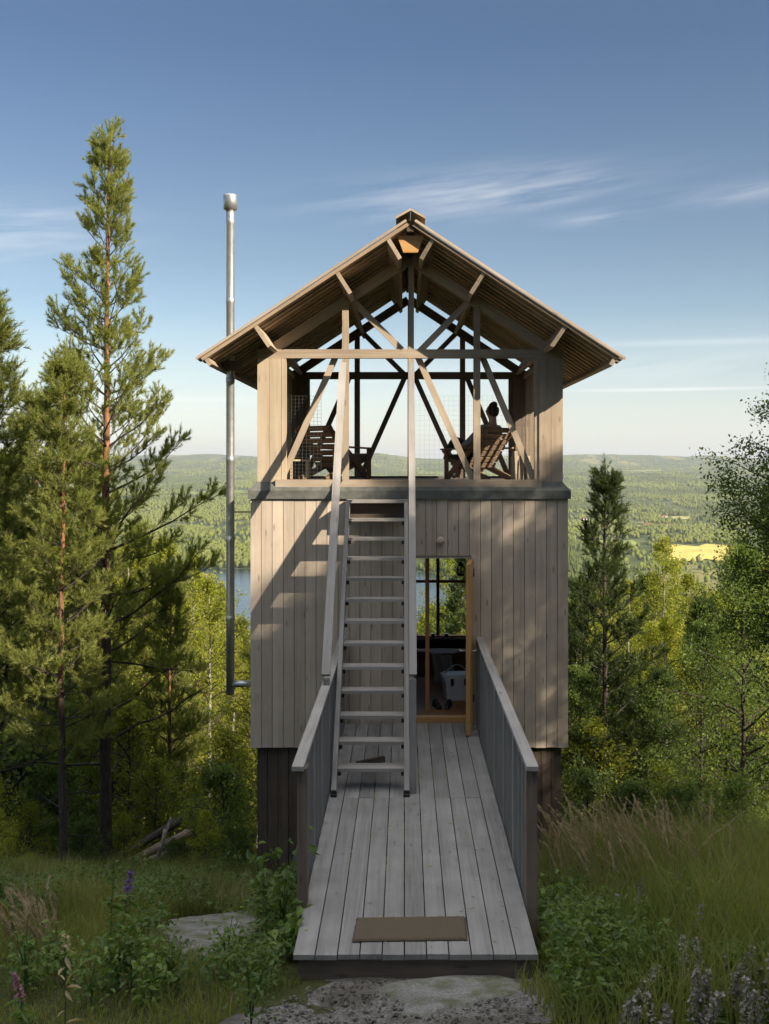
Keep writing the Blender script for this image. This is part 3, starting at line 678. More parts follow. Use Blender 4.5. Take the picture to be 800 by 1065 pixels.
# wire mesh screens of the deck
def wires(name, p, ux, uz, W, Hh, st, r, parent, mat='wire'):
    m = MB(); p = Vector(p); ux = Vector(ux); uz = Vector(uz)
    def bar(a, b): m.beam(a, b, r, r, (.3, .9, .2))
    n = int(W / st)
    for i in range(n + 1): bar(p + ux * (W * i / n), p + ux * (W * i / n) + uz * Hh)
    n = int(Hh / st)
    for i in range(n + 1): bar(p + uz * (Hh * i / n), p + uz * (Hh * i / n) + ux * W)
    return m.build(name, M[mat], parent, fixn=False)
wires('wire_mesh', (-1.47, .20, 3.0), (1, 0, 0), (0, 0, 1), .42, 1.05, .045, .0026, house)
wires('wire_mesh', (.13, .20, 3.0), (1, 0, 0), (0, 0, 1), 1.52, 1.05, .06, .0009, house)

# ------------------------------------------------------------------ STAIRCASE
st = empty('staircase', (0, -2.8, 0), 0, 'steep open-tread grey wooden stairs climbing from the ramp to the upper deck', 'stairs')
def P(o):                      # keep world geometry under a moved empty
    for ch in ([o] if not isinstance(o, list) else o): ch.matrix_parent_inverse = Matrix.Translation(-Vector((0, -2.8, 0)))
    return o
YT, ZT, YF = -.30, 2.76, -2.81
sd = Vector((0, YF - YT, -ZT)).normalized(); pn = Vector((0, -sd.z, sd.y)) * -1
for x in (-.683, .018):
    P(MB().beam((x, YT - .03, ZT - .05), (x, YF - .03, -.0 + .004), .045, .15, (1, 0, 0)).build('stringer', M['rail'], st))
    P(MB().box((x - .03, YF - .13, .002), (x + .03, YF - .02, .022)).build('foot_bracket', M['iron'], st))
for k in range(1, 13):
    y = YT + (YF - YT) * k / 13; z = ZT * (1 - k / 13)
    tr2 = P(MB().box((-.659, y - .10, z - .032), (-.006, y + .09, z), 0).build('tread', M['rail'], st))
    for x in (-.655, -.035): MB().box((x, y - .085, z - .075), (x + .028, y - .035, z - .033)).build('bracket', M['iron'], tr2)
P(MB().box((-.705, YT - .10, ZT - .035), (.04, -.058, ZT), 0).build('landing', M['rail'], st))
P(MB().box((-.659, YT + .05, ZT - .24), (-.006, YT + .09, ZT - .037), 0).build('landing_header', M['base'], st))
for x, w in ((-.765, .085), (.082, .072)):
    P(MB().beam((x, -2.79, 1.14), (x, .005, 4.44), w, .04, (1, 0, 0)).build('handrail', M['rail'], st))
    P(MB().box((x - w / 2 + (.004 if x > 0 else .02), YF - .02, .003), (x + w / 2 - .006, YF + .04, 1.11), 2).build('newel_post', M['ramp'], st))

# ------------------------------------------------------------------ RAMP
rp = empty('entrance_ramp', (0, -6.16, 0), 0, 'level plank footbridge with handrails leading from the gravel to the open cabin door', 'footbridge')
def PR(o): o.matrix_parent_inverse = Matrix.Translation(Vector((0, 6.16, 0))); return o
mb = MB(); RX0, RX1 = -.73, .872; n = 11; w = (RX1 - RX0) / n
for i in range(n):
    a = RX0 + i * w; yy = -6.16 + random.uniform(-.006, .006); joints = [yy, -2.95 + random.choice([0, .0]), -.06]
    for y0, y1 in zip(joints[:-1], joints[1:]):
        mb.box((a + .0035, y0, -.034), (a + w - .0045, y1 - .003, random.uniform(-.002, .002)), 1)
PR(mb.build('deck', M['ramp'], rp))
PR(MB().box((RX0 + .03, -6.12, -.205), (RX1 - .05, -6.07, -.038), 0).build('front_beam', M['trussdark'], rp))
for x in (-.62, .05, .72): PR(MB().box((x, -6.068, -.20), (x + .06, -.07, -.038), 1).build('joist', M['base'], rp))
for y in (-5.37, -4.48, -3.66, -2.75, -1.84, -.93): PR(MB().box((RX0 - .04, y + .01, -.30), (RX1 + .05, y + .09, -.206), 0).build('cross_beam', M['base'], rp))
PYS = [-5.37, -4.48, -3.66, -2.75, -1.84, -.93, -.10]
for sg, xa, xb in ((-1, -.775, -.733), (1, .876, .955)):
    for i, y in enumerate(PYS):
        if sg < 0: xa, xb = -.775, -.705
        w2 = .045 if i else .07
        zb = -.30 if i else gz(xa, y) - .05
        xx0, xx1 = (xa, xb) if i == 0 else ((-.775, -.735) if sg < 0 else (.876, .925))
        PR(MB().box((xx0, y - w2, -.35 if i else max(zb, -.7)), (xx1, y + w2, 1.0), 2).build('post', M['trussdark'] if i == 0 else M['ramp'], rp))
    xm = -.765 if sg < 0 else .915; wd = .085
    zs = 1.0
    PR(MB().beam((xm, -5.50, zs + .018), (xm, -.06, zs + .05), wd, .032, (1, 0, 0)).build('handrail', M['rail'], rp))
    xm2 = -.742 if sg < 0 else .880
    for y0, y1 in zip(PYS[:-1], PYS[1:]):
        m_ = wires('wire_mesh', (xm2, y0 + .05, -.02), (0, 1, 0), (0, 0, 1), y1 - y0 - .1, .98, .05, .0018, rp, 'wirelight'); PR(m_)
    # inner uprights between posts
    for y0, y1 in zip(PYS[:-1], PYS[1:]):
        for t in (.36, .68):
            y = y0 + (y1 - y0) * t; xo = -.772 if sg < 0 else .888
            PR(MB().box((xo, y - .045, -.2), (xo + .022, y + .045, .998), 2).build('baluster', M['ramp'], rp))
PR(MB().beam((-1.30, -1.6, -1.55), (-.95, -1.9, -.30), .07, .05).build('stay', M['rail'], rp))
for x in (-.66, .80): PR(MB().box((x, -3.3, gz(x, -3.3) - .3), (x + .1, -3.2, -.31), 2).build('pile', M['base'], rp))

dm = MB()
def matmesh():
    nx, ny = 60, 24; X0, X1, Y0, Y1 = -.345, .425, -5.98, -5.62; V = []; 
    for j in range(ny):
        for i in range(nx):
            x = X0 + (X1 - X0) * i / (nx - 1); y = Y0 + (Y1 - Y0) * j / (ny - 1) + .012 * math.sin(x * 3); e = i in (0, nx - 1) or j in (0, ny - 1)
            V.append((x + .03 * (y + 5.8) + (random.uniform(-.005, .005) if e else 0), y + random.uniform(-.002, .002) * (2 if e else 1), .006 if e else .02 + random.uniform(-.002, .002)))
    Q = [(j * nx + i, j * nx + i + 1, (j + 1) * nx + i + 1, (j + 1) * nx + i) for j in range(ny - 1) for i in range(nx - 1)]
    o = np_mesh('doormat', V, Q, M['mat'], None, True); so = o.modifiers.new('s', 'SOLIDIFY'); so.thickness = .004; so.offset = -1
    tag(o, 'brown coir doormat lying across the near end of the ramp', 'doormat')
matmesh()
def own(o, label, cat, **k): return tag(o, label, cat, **k)
own(MB().beam((-.50, -1.95, .03), (-.22, -1.80, .05), .05, .06, (0, 1, 0)).beam((-.48, -1.96, .01), (-.36, -1.90, .012), .07, .02, (0, 1, 0)).build('wood_offcut', M['base']), 'short dark offcut of timber lying under the stairs on the ramp', 'wood')

# wall lamp
wl = empty('wall_lamp', (.44, -.024, 2.25), 0, 'small round pale lamp fixed to the planks above the door', 'lamp')
MB().lathe([(.03, 0), (.045, .015), (.05, .05), (.04, .075), (.015, .08)], (0, 0, 0), 16).build('lamp_shade', M['facade'], wl, True).rotation_euler = (R(90), 0, 0)
MB().box((-.02, -.02, .035), (.02, -.001, .09)).build('bracket', M['facade'], wl)

# flue pipe
fl = empty('flue_pipe', (-2.20, .25, .288), 0, 'tall galvanised stove pipe rising left of the tower through the eave', 'chimney')
rr = .052; pr = []; z = 0
while z < 6.12: pr += [(rr, z), (rr, z + .93), (rr + .004, z + .94), (rr + .004, z + .985), (rr, z + .99)]; z += 1.0
pr = [p for p in pr if p[1] < 6.14] + [(rr, 6.14)]
MB().lathe(pr, (0, 0, 0), 20).build('pipe', M['steel'], fl, True)
MB().lathe([(rr + .003, 6.10), (rr + .035, 6.12), (rr + .037, 6.28), (rr + .03, 6.30), (.01, 6.305)], (0, 0, 0), 20).build('cowl', M['steel'], fl, True)
MB().tube([(.0, 0, .13), (.15, -.0, .13), (.31, 0, .13)], .042, 12).build('elbow', M['steel'], fl, True)
MB().tube([(.0, 0, .27), (.30, 0, .27)], .006, 6).build('stay_wire', M['iron'], fl)
MB().tube([(.0, 0, 2.30), (.30, 0, 2.30)], .008, 6).build('stay_wire', M['iron'], fl)
MB().box((-.16, -.09, 4.08), (.16, -.06, 4.2)).build('roof_collar', M['trussdark'], fl)

# things inside the cabin
MB_ = MB
own(MB().box((.265, .45, .032), (.315, .50, 2.615), 2).build('wooden_post', M['door']), 'slim pine post standing just inside the open door', 'post')
bn = empty('bench', (.6, 3.1, .03), 0, 'dark wooden bench built under the rear window of the cabin', 'bench')
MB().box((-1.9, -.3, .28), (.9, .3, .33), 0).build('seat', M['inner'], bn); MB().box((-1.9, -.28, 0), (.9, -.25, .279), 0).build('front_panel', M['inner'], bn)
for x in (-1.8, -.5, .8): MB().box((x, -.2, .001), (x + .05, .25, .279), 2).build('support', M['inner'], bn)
m = MB(); m.tube([(.12, 2.95, .46), (.2, 2.95, .465), (.55, 2.95, .47), (.95, 2.95, .465), (1.05, 2.95, .46)], [.05, .08, .085, .08, .05], 12); own(m.build('bolster', M['cushion'], None, True), 'black bolster cushion lying on the bench below the window', 'cushion')
ck = empty('cool_box', (.70, 1.15, .031), R(8), 'white plastic cool box with an arched handle just inside the door', 'cool box')
MB().hexa([(-.15, -.12, 0), (.15, -.12, 0), (.15, .12, 0), (-.15, .12, 0), (-.18, -.145, .27), (.18, -.145, .27), (.18, .145, .27), (-.18, .145, .27)]).build('body', M['white'], ck)
MB().box((-.195, -.16, .272), (.195, .16, .325)).box((-.17, -.135, .326), (.17, .135, .345)).build('lid', M['white'], ck)
MB().box((-.11, -.172, .21), (-.07, -.162, .30)).box((.07, -.172, .21), (.11, -.162, .30)).build('latch', M['black'], ck)
MB().tube([(-.16 + .32 * k / 10, -.0, .345 + .11 * math.sin(math.pi * k / 10)) for k in range(11)], .008, 6).build('handle', M['steel'], ck, True)
def blanket():
    nx, ny = 16, 20; V = []
    for j in range(ny):
        for i in range(nx):
            u, v = i / (nx - 1), j / (ny - 1); V.append((.42 + u * .26 + .02 * math.sin(v * 5), 2.02 + .03 * math.sin(u * 9) + .05 * (1 - v), .05 + v * .42 - .03 * u))
    Q = [(j * nx + i, j * nx + i + 1, (j + 1) * nx + i + 1, (j + 1) * nx + i) for j in range(ny - 1) for i in range(nx - 1)]
    o = np_mesh('sheepskin', V, Q, M['wool'], None, True); s = o.modifiers.new('s', 'SOLIDIFY'); s.thickness = .03; return o
stl = empty('stool', (.55, 2.3, .03), 0, 'low wooden stool behind the cool box inside the cabin', 'stool')
MB().box((-.18, -.2, .40), (.18, .2, .44), 0).build('seat', M['inner'], stl)
for a in (-.15, .12):
    for b in (-.17, .14): MB().box((a, b, 0), (a + .03, b + .03, .399), 2).build('leg', M['inner'], stl)
own(blanket(), 'pale sheepskin throw hanging down beside the cool box inside the cabin', 'throw')
ln = empty('lantern', (.77, 1.4, 1.66), 0, 'black lantern hanging in the doorway against the rear window', 'lantern')
MB().lathe([(.045, 0), (.05, .02), (.04, .03)], (0, 0, 0), 10).build('base', M['black'], ln)
MB().lathe([(.052, .13), (.03, .17), (.012, .19)], (0, 0, 0), 10).build('cap', M['black'], ln)
for k in range(4): MB().tube([(.042 * math.cos(k * 1.57), .042 * math.sin(k * 1.57), .028), (.042 * math.cos(k * 1.57), .042 * math.sin(k * 1.57), .132)], .006, 5).build('bar', M['black'], ln)
MB().tube([(0, 0, .188), (0, 0, .96)], .004, 5).build('hook', M['black'], ln)
gl = NT('drinking_glass'); glm = plain('smoked_glass', (.05, .05, .05), .15, 0, .1, 20)
for x, lab in ((.45, 'left one of two dark tumblers on the rear window sill'), (.66, 'right one of two dark tumblers on the rear window sill')):
    own(MB().lathe([(.026, 0), (.032, .03), (.038, .11)], (x, DEP - .16, WZ0 - .030), 12).build('tumbler', glm, None, True), lab, 'glass')
for dx, rz, lb in ((0, .3, 'left dark shoe on the floor just inside the threshold'), (.14, -.2, 'right dark shoe on the floor just inside the threshold')):
    s = MB().hexa([(-.04, -.12, 0), (.04, -.12, 0), (.045, .13, 0), (-.035, .13, 0), (-.03, -.10, .05), (.03, -.10, .05), (.032, .10, .10), (-.028, .10, .10)]).build('shoe', M['black']); s.location = (.42 + dx, .62, .031); s.rotation_euler = (0, 0, rz); tag(s, lb, 'shoe')
    bv = s.modifiers.new('b', 'BEVEL'); bv.width = .02; bv.segments = 2

# ------------------------------------------------------------------ LOUNGE CHAIRS
def lounge(loc, rz, label):
    c = empty('lounge_chair', loc, rz, label, 'chair', 'wooden lounge chairs on the upper deck')
    # back: fan of slats from the low rear of the seat up to the head
    bb, bt = Vector((0, -.13, .17)), Vector((0, -.50, .73)); u = (bt - bb).normalized()
    m = MB(); ns_ = 7
    for k in range(ns_):
        p = bb + (bt - bb) * ((k + .5) / ns_); ww = .25 + .055 * k / ns_
        m.beam(p - Vector((ww, 0, 0)), p + Vector((ww, 0, 0)), .074, .016, u)
    m.build('backrest', M['chair'], c)
    m = MB(); sb, sf = Vector((0, -.16, .19)), Vector((0, .36, .36)); u2 = (sf - sb).normalized()
    for k in range(6): p = sb + (sf - sb) * ((k + .5) / 6); m.beam(p - Vector((.25, 0, 0)), p + Vector((.25, 0, 0)), .078, .016, u2)
    m.build('seat', M['chair'], c)
    for s in (-1, 1):
        MB().beam((s * .262, -.52, .70), (s * .262, .30, .012), .035, .075, (1, 0, 0)).build('front_leg', M['chair'], c)
        MB().beam((s * .222, .38, .335), (s * .222, -.52, .012), .035, .075, (1, 0, 0)).build('rear_leg', M['chair'], c)
        MB().beam((s * .315, -.42, .45), (s * .315, .32, .43), .09, .022, (1, 0, 0)).build('armrest', M['chair'], c)
        MB().beam((s * .285, .27, .01), (s * .285, .27, .42), .03, .06, (1, 0, 0)).build('arm_support', M['chair'], c)
    return c
FLZ = 2.967
cr = lounge((.98, 1.75, FLZ), R(40), 'dark slatted lounge chair on the right of the upper deck, with a person in it')
cl = lounge((-.93, 1.75, FLZ), R(-38), 'empty dark slatted lounge chair on the left of the upper deck'); cl.scale = (1.12, 1.05, 1.03)

# ------------------------------------------------------------------ PERSON
def skin_mesh(name, J, E, mat, parent, sub=2, rootk=None):
    keys = list(J); idx = {k: i for i, k in enumerate(keys)}
    me = bpy.data.meshes.new(name); me.from_pydata([J[k][0] for k in keys], [(idx[a], idx[b]) for a, b in E], [])
    o = bpy.data.objects.new(name, me); COL.objects.link(o)
    o.modifiers.new('sk', 'SKIN'); sv = me.skin_vertices[0].data
    for k in keys:
        r_ = J[k][1]; sv[idx[k]].radius = r_ if hasattr(r_, '__len__') else (r_, r_)
        sv[idx[k]].use_root = (k == (rootk or keys[0]))
    ss = o.modifiers.new('ss', 'SUBSURF'); ss.levels = sub; ss.render_levels = sub
    dg = bpy.context.evaluated_depsgraph_get(); m2 = bpy.data.meshes.new_from_object(o.evaluated_get(dg))
    o.modifiers.clear(); o.data = m2
    for p in m2.polygons: p.use_smooth = True
    m2.materials.clear(); m2.materials.append(mat)
    if parent: o.parent = parent
    return o
def person():
    root = empty('person', (.98, 1.75, FLZ), R(40), 'person seen from behind, dark hair tied up, grey top, dark trousers, lounging with legs crossed', 'person')
    J = dict(pelvis=((0, -.10, .32), (.13, .11)), spine=((0, -.19, .47), (.125, .10)), chest=((0, -.30, .64), (.145, .105)), neck0=((0, -.36, .76), .07), neck=((0, -.365, .83), .05),
             head0=((0, -.35, .89), (.062, .07)), head1=((0, -.345, .945), (.076, .092)), head2=((0, -.35, 1.0), (.07, .085)), top=((0, -.355, 1.035), (.04, .05)),
             nose=((0, -.255, .935), .012),
             sl=((-.165, -.32, .70), .060), el=((-.27, -.13, .50), .042), wl=((-.20, .07, .47), .028), sr=((.165, -.32, .70), .060), er=((.27, -.13, .50), .042), wr=((.19, .08, .47), .028),
             hl=((-.09, -.06, .34), .088), kl=((-.05, .34, .57), .062), al=((.10, .70, .38), .036), tl=((.12, .80, .42), (.035, .024)),
             hr=((.09, -.06, .33), .088), kr=((.11, .34, .50), .062), cr_=((.12, .42, .30), .052), ar=((.13, .47, .075), .036), tr=((.14, .60, .035), (.036, .024)))
    E = [('pelvis', 'spine'), ('spine', 'chest'), ('chest', 'neck0'), ('neck0', 'neck'), ('neck', 'head0'), ('head0', 'head1'), ('head1', 'head2'), ('head2', 'top'), ('head1', 'nose'),
         ('chest', 'sl'), ('sl', 'el'), ('el', 'wl'), ('chest', 'sr'), ('sr', 'er'), ('er', 'wr'), ('pelvis', 'hl'), ('hl', 'kl'), ('kl', 'al'), ('al', 'tl'), ('pelvis', 'hr'), ('hr', 'kr'), ('kr', 'cr_'), ('cr_', 'ar'), ('ar', 'tr')]
    body = skin_mesh('body', J, E, M['skin'], root)
    # hands: palm and five fingers each, joined to the body mesh
    parts = [body]
    for s, w in ((-1, J['wl'][0]), (1, J['wr'][0])):
        w = Vector(w); f = Vector((-s * .35, .93, -.12)).normalized(); sd_ = Vector((1, .35 * s, 0)).normalized()
        H = dict(w=(tuple(w - f * .02), .026), p=(tuple(w + f * .05), (.036, .018)), q=(tuple(w + f * .085), (.036, .014))); EE = [('w', 'p'), ('p', 'q')]
        parts.append(skin_mesh('hand', H, EE, M['skin'], root, 1))
        for i, L in enumerate((.068, .078, .072, .056)):
            b = w + f * .085 + sd_ * (-.027 + .018 * i); d2 = (f + Vector((0, 0, -.35))).normalized(); d3 = (f + Vector((0, 0, -1.0))).normalized()
            parts.append(skin_mesh('finger', dict(a=(tuple(b - f * .015), .0085), b=(tuple(b + f * L * .4), .008), c=(tuple(b + f * L * .4 + d2 * L * .35), .0075), d=(tuple(b + f * L * .4 + d2 * L * .35 + d3 * L * .28), .0065)), [('a', 'b'), ('b', 'c'), ('c', 'd')], M['skin'], root, 1))
        b = w + f * .03 - sd_ * s * .025; d2 = (f * .8 - sd_ * s * .7).normalized()
        parts.append(skin_mesh('thumb', dict(a=(tuple(b), .011), b=(tuple(b + d2 * .035), .010), c=(tuple(b + d2 * .03 + f * .035), .008)), [('a', 'b'), ('b', 'c')], M['skin'], root, 1))
    bm = bmesh.new()
    for p in parts: bm.from_mesh(p.data)
    bm.to_mesh(body.data); bm.free()
    for p in body.data.polygons: p.use_smooth = True
    for p in parts[1:]: bpy.data.objects.remove(p)
    sh = {k: (J[k][0], tuple(x + .012 for x in (J[k][1] if hasattr(J[k][1], '__len__') else (J[k][1],) * 2))) for k in ('pelvis', 'spine', 'chest', 'sl', 'el', 'sr', 'er')}
    sh['neck0'] = ((0, -.35, .745), (.075, .07)); sh['fl'] = ((-.235, -.03, .487), .042); sh['fr'] = ((.23, -.03, .487), .042)
    skin_mesh('shirt', sh, [('pelvis', 'spine'), ('spine', 'chest'), ('chest', 'neck0'), ('chest', 'sl'), ('sl', 'el'), ('el', 'fl'), ('chest', 'sr'), ('sr', 'er'), ('er', 'fr')], M['shirt'], root)
    tq = {k: (J[k][0], (J[k][1] if not hasattr(J[k][1], '__len__') else J[k][1][0]) + .012) for k in ('pelvis', 'hl', 'kl', 'hr', 'kr', 'cr_')}
    tq['al'] = ((.07, .63, .42), .046); tq['ar'] = ((.128, .46, .13), .046)
    skin_mesh('trousers', tq, [('pelvis', 'hl'), ('hl', 'kl'), ('kl', 'al'), ('pelvis', 'hr'), ('hr', 'kr'), ('kr', 'cr_'), ('cr_', 'ar')], M['jeans'], root)
    hd = dict(a=((0, -.40, .865), .045), b=((0, -.385, .93), (.083, .082)), c=((0, -.375, 1.0), (.083, .09)), d=((0, -.375, 1.05), (.058, .06)), e=((.012, -.435, 1.055), .042))
    skin_mesh('hair', hd, [('a', 'b'), ('b', 'c'), ('c', 'd'), ('d', 'e')], M['hair'], root)
    for s in (-1, 1):
        MB().lathe([(.004, 0), (.014, .006), (.016, .03), (.008, .05)], (0, 0, 0), 8).build('ear', M['skin'], root, True).location = (s * .082, -.335, .915)
        MB().lathe([(.002, -.009), (.009, -.004), (.009, .004), (.002, .009)], (0, 0, 0), 8).build('eye', M['hair'], root, True).location = (s * .03, -.262, .955)
person()

# deck corner things
sb = empty('side_table', (-1.37, .62, FLZ), R(10), 'small wooden side table behind the left netting of the upper deck', 'table')
MB().box((-.14, -.12, .26), (.14, .12, .285), 0).build('table_top', M['column'], sb)
for a in (-.12, .09):
    for b in (-.10, .07): MB().box((a, b, 0), (a + .03, b + .03, .259), 2).build('leg', M['column'], sb)
own(MB().lathe([(.035, 0), (.04, .02), (.04, .10), (.02, .13), (.014, .17)], (-1.36, .60, FLZ + .286), 12).build('bottle', glm, None, True), 'dark bottle standing on the small side table of the deck', 'bottle')
for k in range(9):
    x = 1.44 + (k % 3) * .085 + random.uniform(-.01, .01); y = .75 + (k // 3) * .12; h_ = random.uniform(.28, .42)
    o = own(MB().beam((x, y, FLZ + .001), (x + random.uniform(-.02, .02), y + .01, FLZ + h_), .065, .055, (1, 0, 0)).build('firewood_piece', M['column']), 'split piece of firewood standing in the right corner of the upper deck', 'firewood', group='firewood in the deck corner')

# ------------------------------------------------------------------ ROCKS, PATH
def unproj(px, py):
    d = np.linspace(5, 20, 3000); X = (px - 421) * d / F; Y = CY + d; z = hz(X, Y); y = 482 + (CZ - z) * F / d
    k = np.argmin(np.abs(y - py) + (d > 14) * 1000); return float(X[k]), float(Y[k])
def slab(name, pts, h, mat, seed=1, res=26):
    P2 = [unproj(*p) for p in pts]; cx = sum(p[0] for p in P2) / len(P2); cy = sum(p[1] for p in P2) / len(P2); n = 48; V = []
    ang = [math.atan2(y - cy, x - cx) for x, y in P2]; rad = [math.hypot(x - cx, y - cy) for x, y in P2]
    o_ = np.argsort(ang); A = np.array(ang)[o_]; Rr = np.array(rad)[o_]; A = np.concatenate([A - 2 * np.pi, A, A + 2 * np.pi]); Rr = np.tile(Rr, 3)
    rings = [1.12, 1.03, .97, .85, .6, .3, .02]; hh = [-.12, -.02, .6, .9, 1., 1., 1.]
    for r_, e in zip(rings, hh):
        for k in range(n):
            a = -math.pi + 2 * math.pi * k / n; q = np.interp(a, A, Rr) * r_; x = cx + q * math.cos(a); y = cy + q * math.sin(a)
            V.append((x, y, gz(x, y) + h * e + .02 * float(fbm(np.array([x * 4.]), np.array([y * 4.]), 3, seed)[0])))
    Q = [(j * n + k, j * n + (k + 1) % n, (j + 1) * n + (k + 1) % n, (j + 1) * n + k) for j in range(len(rings) - 1) for k in range(n)]
    return np_mesh(name, V, Q, mat, None, True)
own(slab('rock_slab', [(155, 980), (175, 970), (235, 953), (262, 947), (275, 946), (278, 968), (258, 980), (245, 995), (200, 993), (170, 985)], .05, M['rock']), 'flat mossy grey rock slab in the grass left of the ramp', 'rock')
own(slab('rock_slab', [(398, 1027), (440, 1022), (528, 1020), (545, 1030), (500, 1042), (465, 1052), (432, 1062), (420, 1045)], .035, M['rock'], 4), 'pale bedrock slab just in front of the ramp end', 'rock')
tag(slab('path', [(250, 1062), (318, 1040), (345, 1022), (440, 1014), (545, 1022), (575, 1040), (560, 1080), (480, 1120), (330, 1120), (240, 1090)], .012, M['gravel'], 6), kind='structure')
rng = np.random.default_rng(3)
def pebbles():
    V = []; T = []; n = 0
    for _ in range(1500):
        px, py = rng.uniform(270, 570), rng.uniform(1021, 1068)
        if abs(px - 425) > 60 + (py - 1020) * 3.2: continue
        x, y = unproj(px, py); s = rng.choice([.005, .008, .013, .02], p=[.4, .35, .2, .05]); z = gz(x, y) + .018
        P_ = np.array([[1, 0, 0], [-1, 0, 0], [0, 1, 0], [0, -1, 0], [0, 0, .7], [0, 0, -.7]]) * s * rng.uniform(.6, 1.2, (6, 1)) + [x, y, z]; V.append(P_)
        T += [(n + a, n + b, n + c) for a, b, c in ((0, 2, 4), (2, 1, 4), (1, 3, 4), (3, 0, 4), (2, 0, 5), (1, 2, 5), (3, 1, 5), (0, 3, 5))]; n += 6
    tag(np_mesh('pebbles', np.concatenate(V), T, M['gravel'], None, True), 'loose grey gravel stones strewn on the path before the ramp', 'gravel', kind='stuff')
pebbles()

# ------------------------------------------------------------------ GRASS AND WEEDS
def on_free(x, y):
    """not under the ramp, on the rock or on the path"""
    d = y - CY; py = 482 + (CZ - hz(x, y)) * F / d; px = 421 + x * F / d
    ramp = (x > -.80) & (x < .95) & (y > -6.25) & (y < 0)
    path = (py > 1012) & (np.abs(px - 430 + (py - 1015) * .55) < 95 + (py - 1015) * 1.5)
    rock = (((px - 220) / 55) ** 2 + ((py - 971) / 19) ** 2 < 1)
    box = (x > -1.9) & (x < -1.25) & (y > 0) & (y < .6)
    return ~(ramp | path | rock | box)
def blades(n, region, hfun, wid, mat, name, label, seed, bend=.35, lvm=.5, cat='grass'):
    r = np.random.default_rng(seed); x = r.uniform(region[0], region[1], n); y = CY + np.sqrt(r.uniform(region[2] ** 2, region[3] ** 2, n)) 
    ok = on_free(x, y) & (np.abs(x) < (y - CY) * .46 + 1.2); x, y = x[ok], y[ok]; n = len(x)
    h = hfun(x, y, r); ok = h > .015; x, y, h = x[ok], y[ok], h[ok]; n = len(x); z = hz(x, y) - .01
    az = r.random(n) * 6.28; b = h * bend * r.uniform(.3, 1.6, n); dx, dy = np.cos(az) * b, np.sin(az) * b
    w = wid * r.uniform(.6, 1.3, n); aw = r.random(n) * 3.14; wx, wy = np.cos(aw) * w / 2, np.sin(aw) * w / 2
    B = np.stack([x, y, z], 1)
    S = np.stack([wx, wy, 0 * wx], 1)
    m1 = B + np.stack([dx * .25, dy * .25, h * .55], 1); tp = B + np.stack([dx, dy, h * (1 - .15 * (b / h))], 1)
    V = np.stack([B - S, B + S, m1 + S * .8, m1 - S * .8, tp], 1).reshape(-1, 3); i = np.arange(n)[:, None] * 5
    T = np.concatenate([i + [0, 1, 2], i + [0, 2, 3], i + [3, 2, 4]])
    lv = np.repeat(np.clip(fbm(x * 1.3, y * 1.3, 3, seed) * .6 + lvm + r.normal(0, .16, n), 0, 1), 5)
    return tag(np_mesh(name, V, T, mat, None, False, {'lv': lv}), label, cat, kind='stuff')
gl_ = lambda x, y, r: r.uniform(.07, .16, len(x)) * (.7 + .9 * np.clip(fbm(x * .9, y * .9, 3, 8) + .4, 0, 1.2)) * (1 + np.clip((-5.0 - -y * -1) * 0, 0, 1)) * (1 + .9 * np.clip((y + 5.0) / 4, 0, 1)) * (1 + .5 * np.clip((-1.9 - x) / 2, 0, 1)) * (.55 + .45 * np.clip(vnoise(x * 2.5, y * 2.5, 4) * 2, 0, 1))
blades(90000, (-5.2, -.55, 5.6, 16), gl_, .008, M['grass'], 'meadow_grass', 'short green grass growing left of the ramp', 21, .5, .38)
gr_ = lambda x, y, r: r.uniform(.22, .85, len(x)) * (.4 + .9 * np.clip((x - .8) / 1.3, 0, 1)) * (.6 + .6 * vnoise(x * 1.4, y * 1.4, 9))
blades(80000, (.7, 6.5, 5.6, 17), gr_, .009, M['grass'], 'tall_grass', 'tall green grass growing right of the ramp', 22, .4, .35)
lf_ = lambda x, y, r: r.uniform(.15, .45, len(x)) * (x < -1.2) * (vnoise(x * 1.2, y * 1.2, 19) > .4)
blades(9000, (-7, -.8, 8.5, 19), lf_, .008, M['straw'], 'dry_grass', 'sparse dry stalks among the grass at the forest edge', 23, .3, .3)
blades(1500, (.0, 1.6, 5.8, 6.9), lambda x, y, r: r.uniform(.05, .13, len(x)), .007, M['grass'], 'verge_grass', 'short tufts of grass at the gravel edge right of the ramp', 29, .6, .6)
def lowleaf(n, region, h0, h1, size, mat, label, seed, name, thr=.45):
    r = np.random.default_rng(seed); x = r.uniform(region[0], region[1], n); y = r.uniform(region[2], region[3], n)
    ok = on_free(x, y) & (vnoise(x * 1.1, y * 1.1, seed) > thr) & (np.abs(x) < (y - CY) * .45 + .5); x, y = x[ok], y[ok]
    P_ = np.stack([x, y, hz(x, y) + r.uniform(h0, h1, len(x)) * (.3 + vnoise(x * 1.7, y * 1.7, seed + 1))], 1)
    V, Q, lv = fine_leaves(P_, r, size, .05, .5)
    tag(np_mesh(name, V, Q, mat, None, False, {'lv': lv}), label, 'plants', kind='stuff')
lowleaf(26000, (.9, 3.2, -7.0, -1), .02, .40, .055, M['weed'], 'low leafy weeds crowding the right side of the ramp', 41, 'leafy_weeds', .25)
lowleaf(34000, (-5.5, -.8, -6.6, 2), .02, .34, .05, M['weed'], 'low leafy herbs scattered through the grass on the left', 42, 'meadow_herbs', .45)
lowleaf(30000, (-11, -1.0, -.5, 9), .02, .40, .06, M['weed'], 'bilberry and fern undergrowth below the pines', 43, 'undergrowth', .3)
lowleaf(30000, (1.0, 12, -1, 9), .02, .5, .06, M['weed'], 'dark undergrowth at the foot of the trees right of the tower', 44, 'forest_undergrowth', .25)
